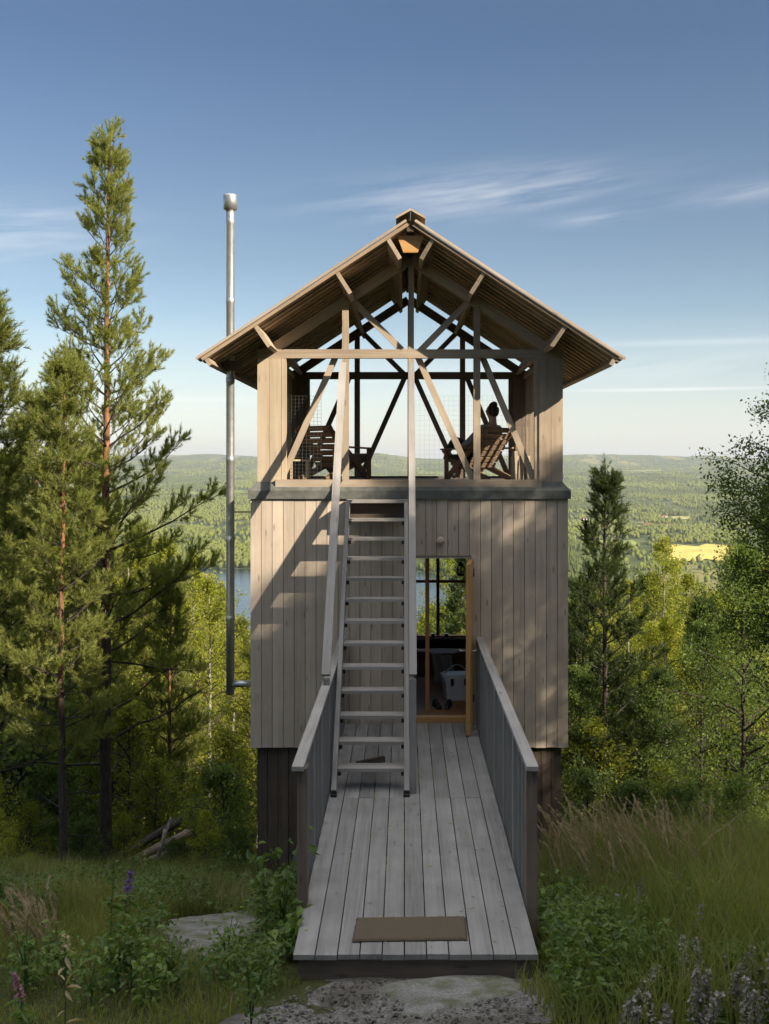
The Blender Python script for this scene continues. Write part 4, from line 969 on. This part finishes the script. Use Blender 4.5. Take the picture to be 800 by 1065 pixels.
# seed heads: arching straw stalks
def seedheads():
    r = np.random.default_rng(8); T = Tubes(); V_, F_, L_ = [], [], []; n = 0
    for k in range(360):
        if k < 300: px, py = r.normal(690, 62), r.uniform(905, 1000)
        else: px, py = r.uniform(5, 60), r.uniform(965, 1010)
        if k < 300 and (px < 575 or px > 840): continue
        x, y = unproj(px, py)
        if x > 0: y += r.uniform(0, 2.2)
        z = gz(x, y); hh = (r.uniform(.75, 1.22) if x > 0 else r.uniform(.25, .45)); az = r.normal(2.9, .9); bn_ = r.uniform(.1, .5) * hh
        t = np.linspace(0, 1, 7)[:, None]; P_ = np.array([x, y, z]) + np.hstack([math.cos(az) * bn_ * t ** 2.2, math.sin(az) * bn_ * t ** 2.2, hh * (t - .12 * t ** 3)])
        T.add(P_, np.linspace(.003, .0018, 7), 3, .4)
        m_ = 46; tt = r.uniform(.72, 1, m_) * 6; ii = np.minimum(tt.astype(int), 5); q = P_[ii] + (P_[ii + 1] - P_[ii]) * (tt - ii)[:, None] + r.normal(0, .0045, (m_, 3)); d_ = P_[-1] - P_[-2]; d_ /= np.linalg.norm(d_)
        w_ = np.cross(d_, r.normal(size=(m_, 3))); w_ /= np.linalg.norm(w_, axis=1, keepdims=True); V = np.stack([q - w_ * .004, q + w_ * .004, q + d_ * .035 + w_ * .006], 1).reshape(-1, 3)
        V_.append(V)
    V = np.concatenate(V_ + []); nT = len(V); Vt = np.concatenate(T.V)
    # stalks and heads in one mass
    Q = np.concatenate(T.Q); tri = np.concatenate([Q[:, [0, 1, 2]], Q[:, [0, 2, 3]]]); 
    tag(np_mesh('seeding_grass', np.concatenate([V, Vt]), np.concatenate([np.arange(nT).reshape(-1, 3), tri + nT]), M['straw'], None, False, {'lv': np.full(nT + len(Vt), .45) + r.normal(0, .2, nT + len(Vt)) * 0}), 'arching straw coloured seed heads above the tall grass', 'grass', kind='stuff')
seedheads()
# single flowering plants
def flower(kind, px, py, h, label, cat, pm, n=70, sz=.022, group=None, leafn=26, leafm='weed', top=.45, fat=.022):
    r = np.random.default_rng(int(px * 7 + py)); x, y = unproj(px, py); root = empty(kind, (x, y, gz(x, y)), 0, label, cat, group)
    T = Tubes(); t = np.linspace(0, 1, 6)[:, None]; bn_ = r.normal(0, .06, 2); P_ = np.hstack([bn_[0] * t ** 2, bn_[1] * t ** 2, h * t]); T.add(P_, np.linspace(.004, .002, 6), 4, .5); T.build('stem', M['weed'], root)
    u = r.random(leafn) * (1 - top * .9); q = np.stack([np.interp(u, t[:, 0], P_[:, 0]), np.interp(u, t[:, 0], P_[:, 1]), u * h], 1); V, Q, lv = fine_leaves(q, r, .085, -.1, .26); np_mesh('leaves', V, Q, M[leafm], root, False, {'lv': lv})
    u = 1 - top * r.random(n) ** 1.1; a = r.random(n) * 6.28; w = fat * (1.1 - (u - (1 - top)) / top * .8)
    q = np.stack([np.interp(u, t[:, 0], P_[:, 0]) + np.cos(a) * w, np.interp(u, t[:, 0], P_[:, 1]) + np.sin(a) * w, u * h], 1); V, Q, lv = leaves(q, r, sz, .4, .8); np_mesh('flowers', V, Q, M[pm], root, False, {'lv': lv})
flower('lupin', 129, 978, .52, 'purple lupin flowering below the big pine', 'flower', 'purple', 200, .020, top=.3, fat=.028)
flower('foxglove', 24, 1072, .34, 'pale pink flower spike at the bottom left corner', 'flower', 'pink', 130, .018, top=.45, fat=.02)
flower('tall_herb', 115, 1010, .75, 'bright green lone herb stalk in the grass between pine and rock', 'plant', 'weed', 40, .03, top=.35, leafn=60)
flower('dead_herb', 68, 1095, .62, 'dried brown thistle stalk standing in the lower left grass', 'plant', 'straw', 50, .02, top=.15, leafn=10, leafm='straw')
flower('willowherb', 667, 985, .55, 'pale lilac willowherb in the middle of the tall grass', 'flower', 'lilac', 90, .018, top=.5)
flower('willowherb', 640, 992, .45, 'short lilac willowherb nearest the ramp in the tall grass', 'flower', 'lilac', 70, .018, top=.4)
flower('willowherb', 724, 1010, .50, 'bluish lilac willowherb left of the silver seed stalks', 'flower', 'lilac', 70, .018, top=.5)
rr_ = np.random.default_rng(14)
for k in range(26):
    px = [655, 668, 680, 700][k % 4] + rr_.normal(0, 6) if k < 7 else rr_.uniform(715, 805); py = rr_.uniform(1050, 1100)
    flower('silver_seed_stalk', px, py, rr_.uniform(.20, .32) if k < 7 else rr_.uniform(.28, .46), 'fluffy silver grey seed stalk in the lower right corner', 'plant', 'silver', 190, .020, 'silver seed stalks in the lower right corner', 30, 'weed', .7, .03)
# raspberry shoots by the left handrail
def shoot_plant(px, py, h, label, seed, n=60, size=.075, name='raspberry_shoot', lm='weed'):
    r = np.random.default_rng(seed); x, y = unproj(px, py); root = empty(name, (x, y, gz(x, y)), 0, label, 'plant'); T = Tubes(); LP = []
    for k in range(5):
        az = r.random() * 6.28; b = r.uniform(.05, .25) * h; t = np.linspace(0, 1, 7)[:, None]; P_ = np.hstack([math.cos(az) * b * t ** 2, math.sin(az) * b * t ** 2, h * r.uniform(.6, 1) * t]); T.add(P_, np.linspace(.005, .002, 7), 4, .3)
        tt = r.uniform(1.5, 6, n // 5); ii = np.minimum(tt.astype(int), 5); LP.append(P_[ii] + (P_[ii + 1] - P_[ii]) * (tt - ii)[:, None] + r.normal(0, .06, (len(tt), 3)))
    T.build('stems', M['weed'], root); V, Q, lv = fine_leaves(np.concatenate(LP), r, size, .15, .55); np_mesh('leaves', V, Q, M[lm], root, False, {'lv': lv})
shoot_plant(293, 985, .95, 'tall leafy raspberry shoot leaning on the left handrail post', 51, 130)
shoot_plant(277, 975, .70, 'bushy raspberry shoot beside the rock and the left stilt', 52, 120)
shoot_plant(300, 1000, .45, 'low leafy shoot at the left corner of the ramp end', 53, 90)
shoot_plant(575, 985, .50, 'leafy shrubby weed close by the right edge of the ramp', 54, 110)

rq = np.random.default_rng(61)
for k in range(13):
    px, py = rq.uniform(-5, 262), rq.uniform(955, 1075)
    if ((px - 220) / 66) ** 2 + ((py - 971) / 30) ** 2 < 1: continue
    shoot_plant(px, py, rq.uniform(.22, .5), 'knee high leafy herb in the meadow left of the ramp', 200 + k, int(rq.integers(90, 200)), rq.uniform(.032, .055), 'meadow_herb'); 
for k in range(16):
    px, py = rq.uniform(585, 800), rq.uniform(960, 1060)
    shoot_plant(px, py, rq.uniform(.25, .6), 'leafy herb among the tall grass right of the ramp', 300 + k, int(rq.integers(90, 200)), rq.uniform(.035, .055), 'tall_grass_herb')
for o in bpy.data.objects:
    if o.name.startswith('meadow_herb'): o['group'] = 'herbs in the left meadow'
    if o.name.startswith('tall_grass_herb'): o['group'] = 'herbs in the tall grass'
rl = np.random.default_rng(9); nl_ = 150; LPp = np.stack([rl.uniform(RX0 + .03, RX1 - .03, nl_), rl.uniform(-6.1, -.2, nl_), np.full(nl_, .006)], 1); aa = rl.random(nl_) * 6.28; ll = rl.uniform(.008, .028, nl_)
dd = np.stack([np.cos(aa) * ll, np.sin(aa) * ll, rl.uniform(0, .006, nl_)], 1); ss = np.stack([-np.sin(aa) * ll * .3, np.cos(aa) * ll * .3, rl.uniform(0, .004, nl_)], 1)
tag(np_mesh('leaf_litter', np.stack([LPp - dd, LPp + ss, LPp + dd, LPp - ss], 1).reshape(-1, 3), np.arange(nl_ * 4).reshape(-1, 4), M['straw'], None, False, {'lv': np.repeat(rl.random(nl_), 4)}), 'small dry leaves scattered over the ramp boards', 'leaves', kind='stuff')

# ------------------------------------------------------------------ LOG PILE
logs = [((118, 905), (197, 866), 3.6, .075), ((122, 893), (188, 852), 4.1, .07), ((112, 917), (182, 884), 3.3, .07), ((128, 902), (201, 880), 3.9, .065), ((108, 925), (168, 905), 3.1, .06)]
for i, ((a, b), (c_, d), Y, r_) in enumerate(logs):
    p, q = at(a, b, Y), at(c_, d, Y + 1.0); m = MB(); n = 6; m.tube([p.lerp(q, k / n) + Vector((0, 0, random.uniform(-.01, .01))) for k in range(n + 1)], [r_ * random.uniform(.92, 1.05) for _ in range(n + 1)], 9)
    own(m.build('log', M['darkbark'] if i % 2 else M['trussdark'], None, True), ['longest brown log on the right of the slanted log pile', 'topmost log of the slanted log pile', 'thick log at the front of the slanted log pile', 'log reaching farthest right from the slanted log pile', 'lowest short log of the slanted log pile'][i], 'log', group='felled logs behind the big pine')
for i, ((a, b), (c_, d)) in enumerate((((148, 925), (178, 850)), ((156, 930), (171, 862)))):
    p, q = at(a, b, 3.2), at(c_, d, 3.5); own(MB().tube([p, p.lerp(q, .5) + Vector((.03, 0, 0)), q], [.03, .026, .018], 7).build('birch_pole', M['birchbark'], None, True), ['pale birch pole leaning across the logs, left one', 'pale birch pole leaning across the logs, right one'][i], 'pole')
rs = np.random.default_rng(99)
for i in range(16):
    px = rs.uniform(30, 230); py = rs.uniform(895, 935); p = at(px, py, rs.uniform(2.2, 4.5)); p.z = gz(p.x, p.y) + rs.uniform(.05, .3); a = rs.uniform(-.5, .5)
    q = p + Vector((math.cos(a), math.sin(a) * .6, rs.uniform(-.1, .35))) * rs.uniform(.6, 1.5)
    own(MB().tube([p, p.lerp(q, .5) + Vector((0, 0, rs.uniform(-.05, .08))), q], [.016, .012, .006], 5).build('dead_branch', M['darkbark'], None, True), 'thin grey dead branch lying among the brushwood below the pines', 'branch', group='brushwood below the pines')

# ------------------------------------------------------------------ TREES
def X_(px, Z): return (px - 421) * Z / F
Zp = 16.; bx = X_(110, Zp)
hero = pine('pine_tree', 4, 11.65, 1.75, crown=.34, dead=.14, step=.46, up=(.05, .85), N=44, w=.010, nl=.072, shoot=(.13, .25), bend=.06, s0=.36, profpow=.86, r0=.105, sub=1., lean=.010,
            extra=((4.6, .15, 1.9, .10, True), (4.1, -.2, 2.1, .35, True), (5.3, 0.1, 2.2, .30, True), (3.6, .3, 1.6, -.05, True), (2.35, .1, 2.2, .25, False), (2.0, 3.3, 2.2, .08, False), (2.8, .5, 1.7, .35, False), (2.6, 2.6, 1.7, .25, False)))
put(hero, bx, CY + Zp, None, 0.); hero.location.z = at(110, 930, CY + Zp).z; hero.scale = (.86, .86, .985)
tag(hero, 'tallest pine, left of the tower, with an orange upper trunk and pointed crown', 'tree')
pB = pine('pine_tree', 9, 8.0, 1.5, crown=.16, dead=.08, step=.42, up=(.15, .8), N=40, w=.011, r0=.06, sub=1.0, nl=.085, shoot=(.16, .3))
pC = pine('pine_tree', 15, 9.0, 1.35, crown=.26, dead=.10, step=.44, up=(.05, .8), N=40, w=.011, r0=.065, sub=1.0, nl=.08, shoot=(.15, .28))
pD = pine('pine_tree', 23, 9.0, 1.85, crown=.14, dead=.06, step=.44, up=(.1, .75), nmat='needled', N=40, w=.011, bark_='darkbark', r0=.075, sub=1.0, nl=.08, shoot=(.14, .26), profpow=.9)
bA = broad('birch_tree', 31, 9.5, 1.9, n=64, per=34, size=.065, low=.08)
bB = broad('birch_tree', 32, 8.0, 2.0, n=60, per=34, size=.065, low=.04)
bC = broad('alder_tree', 33, 8.0, 2.2, 'alder', 'darkbark', n=78, per=40, size=.070, low=.02, droopy=.15)
sh1 = broad('young_birch', 34, 3.0, .95, 'birch', 'darkbark', n=40, per=28, size=.055, low=.05, sec=5)
sh2 = broad('forest_shrub', 35, 2.2, 1.0, 'alder', 'darkbark', n=40, per=30, size=.06, low=.03, sec=5)
used = set()
def inst(proto, px, Z, topy, label, cat='tree', group=None, rz=None, sxy=None, Y=None, x=None, hgt=None, name=None):
    o = proto if id(proto) not in used else copy_tree(proto); used.add(id(proto))
    xx = X_(px, Z) if x is None else x; yy = CY + Z if Y is None else Y
    g = gz(xx, yy); h = (CZ - (topy - 482) * Z / F - g) if hgt is None else hgt
    put(o, xx, yy, h, rz, sxy=sxy)
    for k_ in ('group', 'label'):
        if k_ in o: del o[k_]
    return tag(o, label, cat, group)
# left
inst(pC, 66, 14.0, 368, 'slender pine with a thin reddish trunk in front and left of the tallest pine', rz=2.); pC.scale = (.72, .72, pC.scale.z)
inst(pB, -8, 15.0, 318, 'pale bushy pine cut off by the left edge of the photo', rz=1.)
inst(pB, 36, 19.0, 420, 'sunlit bushy pine between the left edge pine and the slender one', rz=3.)
inst(pB, 92, 21.0, 470, 'dense young pine right behind the trunk of the tallest pine', rz=4.)
inst(pC, 8, 24., 470, 'leaning pale pine far back at the left edge', rz=5.)
inst(pC, 150, 26., 600, 'pine half hidden behind the right branches of the tallest pine', rz=.5)
inst(sh1, 8, 13., 865, 'bright yellow green young birch at the left edge near the dry grass', 'sapling', rz=.3)
inst(sh1, 30, 13.6, 880, 'small yellow green sapling next to the left edge birch', 'sapling', rz=1.3)
inst(sh2, 205, 18., 855, 'dark shrub behind the log pile', 'shrub', rz=.8)
inst(sh2, 235, 19.5, 830, 'shrub between the log pile and the left stilt', 'shrub', rz=2.8)
for k_, (px, Z, ty) in enumerate(((-12, 14.5, 800), (45, 16.5, 850), (92, 18, 835), (150, 19, 860), (180, 21, 800), (20, 18, 780), (255, 21, 800), (130, 22, 780), (70, 22, 760))):
    inst(sh2 if k_ % 3 else sh1, px, Z, ty, 'one of the bushes filling the forest edge left of the tower', 'shrub', 'bushes at the left forest edge', rz=k_ * 1.1)
for k_, (px, Z, hg) in enumerate(((30, 14.6, 1.3), (85, 15.2, 1.0), (215, 15.8, 1.2), (248, 15.2, .95), (128, 16.2, 1.2), (182, 15.4, .75), (0, 13.6, 1.1), (233, 17.0, 1.9), (160, 18.4, 2.2), (60, 17.2, 1.9))):
    inst(sh2 if k_ % 2 else sh1, px, Z, 0, 'one of the low bushes in the grass around the log pile', 'shrub', 'low bushes around the log pile', rz=k_ * 1.7, hgt=hg)
# right
inst(pD, 628, 21.5, 486, 'dark young pine just right of the tower', rz=1.2)
inst(pD, 606, 24., 600, 'small dark pine half hidden behind the tower corner', rz=2.9)
inst(bA, 683, 34., 553, 'sunlit yellow green birch with a white trunk between dark pine and alders', rz=.7)
inst(bB, 716, 36., 590, 'bright round birch right of the white trunked birch', rz=1.7)
inst(bC, 772, 17.5, 560, 'large dark leafy alder in front on the right', rz=.3)
inst(bC, 730, 19.5, 640, 'mid height alder left of the large dark one', rz=2.3)
inst(bC, 800, 24., 525, 'tall bright topped alder at the right edge', rz=4.3)
inst(bC, 690, 22., 690, 'low alder at the foot of the dark pine', rz=5.)
bE = broad('birch_tree', 61, 8.0, 1.7, 'alder', 'birchbark', n=90, per=110, size=.05, low=.3)
inst(bE, 874, 12.6, 345, 'birch at the right edge hanging its small leaved branches against the sky', rz=2.2)
inst(sh2, 610, 17.5, 800, 'dark shrub beside the right stilt', 'shrub', rz=.4)
inst(sh2, 655, 16.8, 812, 'dark shrub behind the tall seeding grass, left one', 'shrub', rz=1.4)
inst(sh2, 705, 16.2, 818, 'dark shrub behind the tall seeding grass, middle one', 'shrub', rz=2.4)
inst(sh2, 765, 15.5, 815, 'dark shrub behind the tall seeding grass, right one', 'shrub', rz=3.4)
inst(bA, 470, 33., 556, 'sunlit birch seen through the open door and rear window', rz=.2)
inst(bB, 449, 38., 622, 'lower birch seen through the left of the doorway beside the lake', rz=1.2)
inst(pD, 487, 30., 572, 'dark pine top seen through the right of the doorway', rz=2.2)
ru = np.random.default_rng(55); pu = []
for _ in range(4000):
    Z = ru.uniform(17.5, 42); px = ru.uniform(-60, 860); x = X_(px, Z)
    if Z < 21 and -3.0 < x < 3.0 or any((x - a) ** 2 + (Z - b) ** 2 < 2.0 for a, b in pu): continue
    pu.append((x, Z)); lt = ru.random() < (.75 if px < 430 else .35)
    inst(sh1 if lt else sh2, px, Z, 0, 'one of the yellow green saplings filling the wood below the tower' if lt else 'one of the dark shrubs filling the wood below the tower', 'sapling' if lt else 'shrub', 'saplings in the wood' if lt else 'shrubs in the wood', hgt=ru.uniform(1.8, 4.2), rz=ru.uniform(0, 6.28))
    if len(pu) > 95: break
inst(bB, 168, 31., 552, 'tall sunlit birch behind the right branches of the tallest pine', rz=.9)
inst(bA, 196, 28., 570, 'sunlit birch with the highest crown between the tallest pine and the flue', rz=1.9)
inst(bB, 218, 25., 594, 'rounded sunlit birch just left of the flue pipe', rz=2.9)
inst(bA, 140, 30., 560, 'sunlit birch directly behind the trunk of the tallest pine', rz=3.9)
# slope behind
r = np.random.default_rng(77); placed = []
tgt_x = [-60, 0, 60, 120, 165, 200, 235, 262, 300, 420, 470, 520, 592, 620, 660, 700, 740, 770, 800, 860]
tgt_y = [480, 500, 510, 525, 548, 572, 606, 640, 650, 640, 600, 600, 600, 590, 572, 588, 592, 570, 545, 530]
tries = 0
while len(placed) < 210 and tries < 9000:
    tries += 1; Z = math.sqrt(r.uniform(21 ** 2, 92 ** 2)) if r.random() < .62 else r.uniform(20, 40); px = r.uniform(-70, 880); x = X_(px, Z)
    if 255 < px < 425 and r.random() < .6 or 490 < px < 588 and r.random() < .6: continue
    if any((x - a) ** 2 + (Z - b) ** 2 < (1.9 + Z * .022) ** 2 for a, b in placed): continue
    if Z < 22 and -2.6 < x < 2.8: continue
    top = np.interp(px, tgt_x, tgt_y) + abs(r.normal(0, 38)) + r.uniform(0, 26); g = gz(x, CY + Z); h = CZ - (top - 482) * Z / F - g
    h = min(h, 17)
    if h < 3.2: continue
    placed.append((x, Z)); t = r.random(); left = px < 430
    if left: pr_ = bA if t < .32 else bB if t < .64 else pC if t < .84 else pB
    else: pr_ = bA if t < .3 else bB if t < .55 else bC if t < .85 else pD
    if pr_ in (bA, bB): lb, gp = 'one of the yellow green birches crowding the slope behind the tower', 'birches on the slope behind the tower'
    elif pr_ is bC: lb, gp = 'one of the dark leafy alders crowding the slope on the right', 'alders on the slope behind the tower'
    elif pr_ is pD: lb, gp = 'one of the dark small pines scattered on the right slope', 'dark pines on the right slope'
    else: lb, gp = 'one of the pines scattered on the left slope behind the tallest pine', 'pines on the left slope'
    inst(pr_, px, Z, 0, lb, group=gp, hgt=h, rz=r.uniform(0, 6.28))
# the wood beside and behind the photographer, which shades the clearing
S = Vector((1.33, -1, .92))
def shade(proto, tx, tz, t, label, hgt=None, wide=1.0):
    """a tree whose top shades the point (tx, facade, tz)"""
    p = Vector((tx, 0, tz)) + S * t
    while p.y > CY - 3 and p.x < .40 * (p.y - CY) + 3.4: t += .5; p = Vector((tx, 0, tz)) + S * t
    g = gz(p.x, p.y); h = p.z - g
    o = inst(proto, 0, 0, 0, label, x=p.x, Y=p.y, hgt=h, group='trees beside the clearing', rz=r.uniform(0, 6)); k = h / o['h']; o.scale = (k * wide, k * wide, k); return o
LB = 'one of the trees beside the clearing on the right, shading the ramp'
rs2 = np.random.default_rng(6)
TX = [-17, -8, -3.4, -2.7, -2.2, -1.9, -.9, .2, 1.3, 2.2, 3.5, 9]; TZ = [-1.4, -.5, .9, 1.2, .7, .45, 1.5, 3.3, 4.7, 4.5, 3.2, 2.5]
for rep_ in range(2):
    tx = -16.5
    while tx < 9:
        t = rs2.uniform(6.5, 10) + rep_ * 4 + max(0, -tx - 4) * .55; a = tx + rs2.normal(0, .15)
        if rep_ and tx > .5: break
        shade([bC, bC, bB, bC][int(rs2.integers(4))], a, float(np.interp(a, TX, TZ)) - rs2.uniform(0, .35) - (.5 if 1.6 < tx < 3 else 0), t, LB, wide=rs2.uniform(.85, 1.15)); tx += .78 if tx < .3 else 1.75

# ------------------------------------------------------------------ HAZE
hz_m = NT('haze_air'); pv = hz_m.n('ShaderNodeVolumePrincipled'); pv.inputs['Density'].default_value = 5.2e-5; pv.inputs['Color'].default_value = (.82, .90, 1.0, 1); pv.inputs['Anisotropy'].default_value = .2
hz_m.l(pv.outputs[0], hz_m.out.inputs['Volume'])
Ex = 16300
ho = MB().box((-Ex, -Ex, -160), (Ex, Ex + 20, 215)).build('haze', hz_m.m); tag(ho, 'thin pale blue summer haze over the valley', 'haze', kind='stuff')

# ------------------------------------------------------------------ WORLD AND SUN
w = bpy.data.worlds.new('World'); sc.world = w; w.use_nodes = True; nt = w.node_tree; nt.nodes.clear()
class WN(NT):
    def __init__(s, t): s.t = t
wn = WN(nt); out = wn.n('ShaderNodeOutputWorld'); bg = wn.n('ShaderNodeBackground'); bg.inputs['Strength'].default_value = .125
sky = wn.n('ShaderNodeTexSky', sky_type='NISHITA', sun_disc=False); el = math.atan2(.92, math.hypot(1.33, 1)); sky.sun_elevation = el
sky.sun_rotation = math.atan2(1.33, -1); sky.altitude = 300; sky.air_density = 1.0; sky.dust_density = 1.0; sky.ozone_density = 1.3
tc = wn.n('ShaderNodeTexCoord'); sp = wn.n('ShaderNodeSeparateXYZ'); wn.l(tc.outputs['Generated'], sp.inputs[0])
az = wn.math('ARCTAN2', sp.outputs[0], sp.outputs[1]); ev = wn.math('ARCTAN2', sp.outputs[2], wn.math('SQRT', wn.math('ADD', wn.math('MULTIPLY', sp.outputs[0], sp.outputs[0]), wn.math('MULTIPLY', sp.outputs[1], sp.outputs[1]))))
def win_(v, c, hw): return wn.math('POWER', 2.718, wn.math('MULTIPLY', wn.math('POWER', wn.math('ABSOLUTE', wn.math('DIVIDE', wn.math('SUBTRACT', v, c), hw)), 2.0), -1.0))
cb = wn.n('ShaderNodeCombineXYZ'); wn.l(wn.math('MULTIPLY', az, 7.), cb.inputs[0]); wn.l(wn.math('MULTIPLY_ADD', az, -9., wn.math('MULTIPLY', ev, 75.)), cb.inputs[1])
cn = wn.noise(cb.outputs[0], 1.0, 7, .6); cn2 = wn.ramp(cn, [(.36, 0.), (.80, 1.)])
def A(px): return math.atan((px - 421) / F)
def Ev(px, py): return math.atan((482 - py) / math.hypot(F, px - 421))
tot = None
for (px, py, hw, hh, k) in ((500, 200, 140, 20, .55), (15, 240, 90, 28, .45), (770, 200, 70, 9, .35), (450, 398, 900, 17, .30), (620, 228, 40, 6, .4)):
    m_ = wn.math('MULTIPLY', wn.math('MULTIPLY', win_(az, A(px), hw / F), win_(wn.math('MULTIPLY_ADD', wn.math('SUBTRACT', az, A(px)), -.06, ev), Ev(px, py), hh / F)), wn.math('MULTIPLY', cn2, k)); tot = m_ if tot is None else wn.math('ADD', tot, m_)
for (px, py, hw, hh, k) in ((700, 405, 95, 1.6, .42), (720, 356, 110, 3.4, .2), (175, 415, 90, 2.5, .25)):
    m_ = wn.math('MULTIPLY', wn.math('MULTIPLY', win_(az, A(px), hw / F), win_(ev, Ev(px, py), hh / F)), k); tot = wn.math('ADD', tot, m_)
tot = wn.math('MINIMUM', tot, .9)
evn = wn.math('DIVIDE', ev, R(90))
fac = wn.ramp(evn, [(0., .76), (.048, .585), (.122, .45), (.24, (.32, .355, .40)), (.5, .42)])
base = wn.mix(1., sky.outputs[0], fac, 'MULTIPLY')
base = wn.mix(wn.ramp(evn, [(0., .55), (.04, .3), (.09, .0)]), base, (3.6, 3.58, 3.54))
colr = wn.mix(tot, base, (4.9, 4.85, 4.75))
# unseen bright cloud overhead, added to lift the light in the shade
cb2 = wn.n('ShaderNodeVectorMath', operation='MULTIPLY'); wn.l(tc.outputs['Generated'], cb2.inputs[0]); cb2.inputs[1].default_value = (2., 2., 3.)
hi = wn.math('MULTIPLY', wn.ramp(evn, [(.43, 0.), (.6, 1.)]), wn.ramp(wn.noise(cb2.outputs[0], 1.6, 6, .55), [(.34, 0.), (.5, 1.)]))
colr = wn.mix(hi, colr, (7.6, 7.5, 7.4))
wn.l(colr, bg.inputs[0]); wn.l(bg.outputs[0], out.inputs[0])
sl = bpy.data.lights.new('sun', 'SUN'); sl.energy = 5.0; sl.angle = R(.55); sl.color = (1., .87, .69)
so = bpy.data.objects.new('sun', sl); COL.objects.link(so); so.rotation_euler = Vector(S).to_track_quat('Z', 'Y').to_euler(); so.location = (20, -20, 30)

# ------------------------------------------------------------------ CAMERA
cd = bpy.data.cameras.new('camera'); cam = bpy.data.objects.new('camera', cd); COL.objects.link(cam)
cam.location = (0, CY, CZ); cam.rotation_euler = (R(90), 0, 0); cd.sensor_fit = 'VERTICAL'; cd.sensor_height = 36; cd.lens = F / 1065 * 36
cd.shift_x = -21 / 1065; cd.shift_y = -50.5 / 1065; cd.clip_end = 60000; cd.clip_start = .1; sc.camera = cam
vs = sc.view_settings; vs.view_transform = 'Standard'; vs.look = 'None'; vs.exposure = 1.0; vs.gamma = 1; vs.use_curve_mapping = False
cy = sc.cycles; cy.use_denoising = True; cy.max_bounces = 6; cy.diffuse_bounces = 3; cy.glossy_bounces = 2; cy.transmission_bounces = 3; cy.transparent_max_bounces = 8; cy.volume_bounces = 0
cy.use_adaptive_sampling = True; cy.adaptive_threshold = .02; cy.sample_clamp_indirect = 4; cy.caustics_reflective = False; cy.caustics_refractive = False
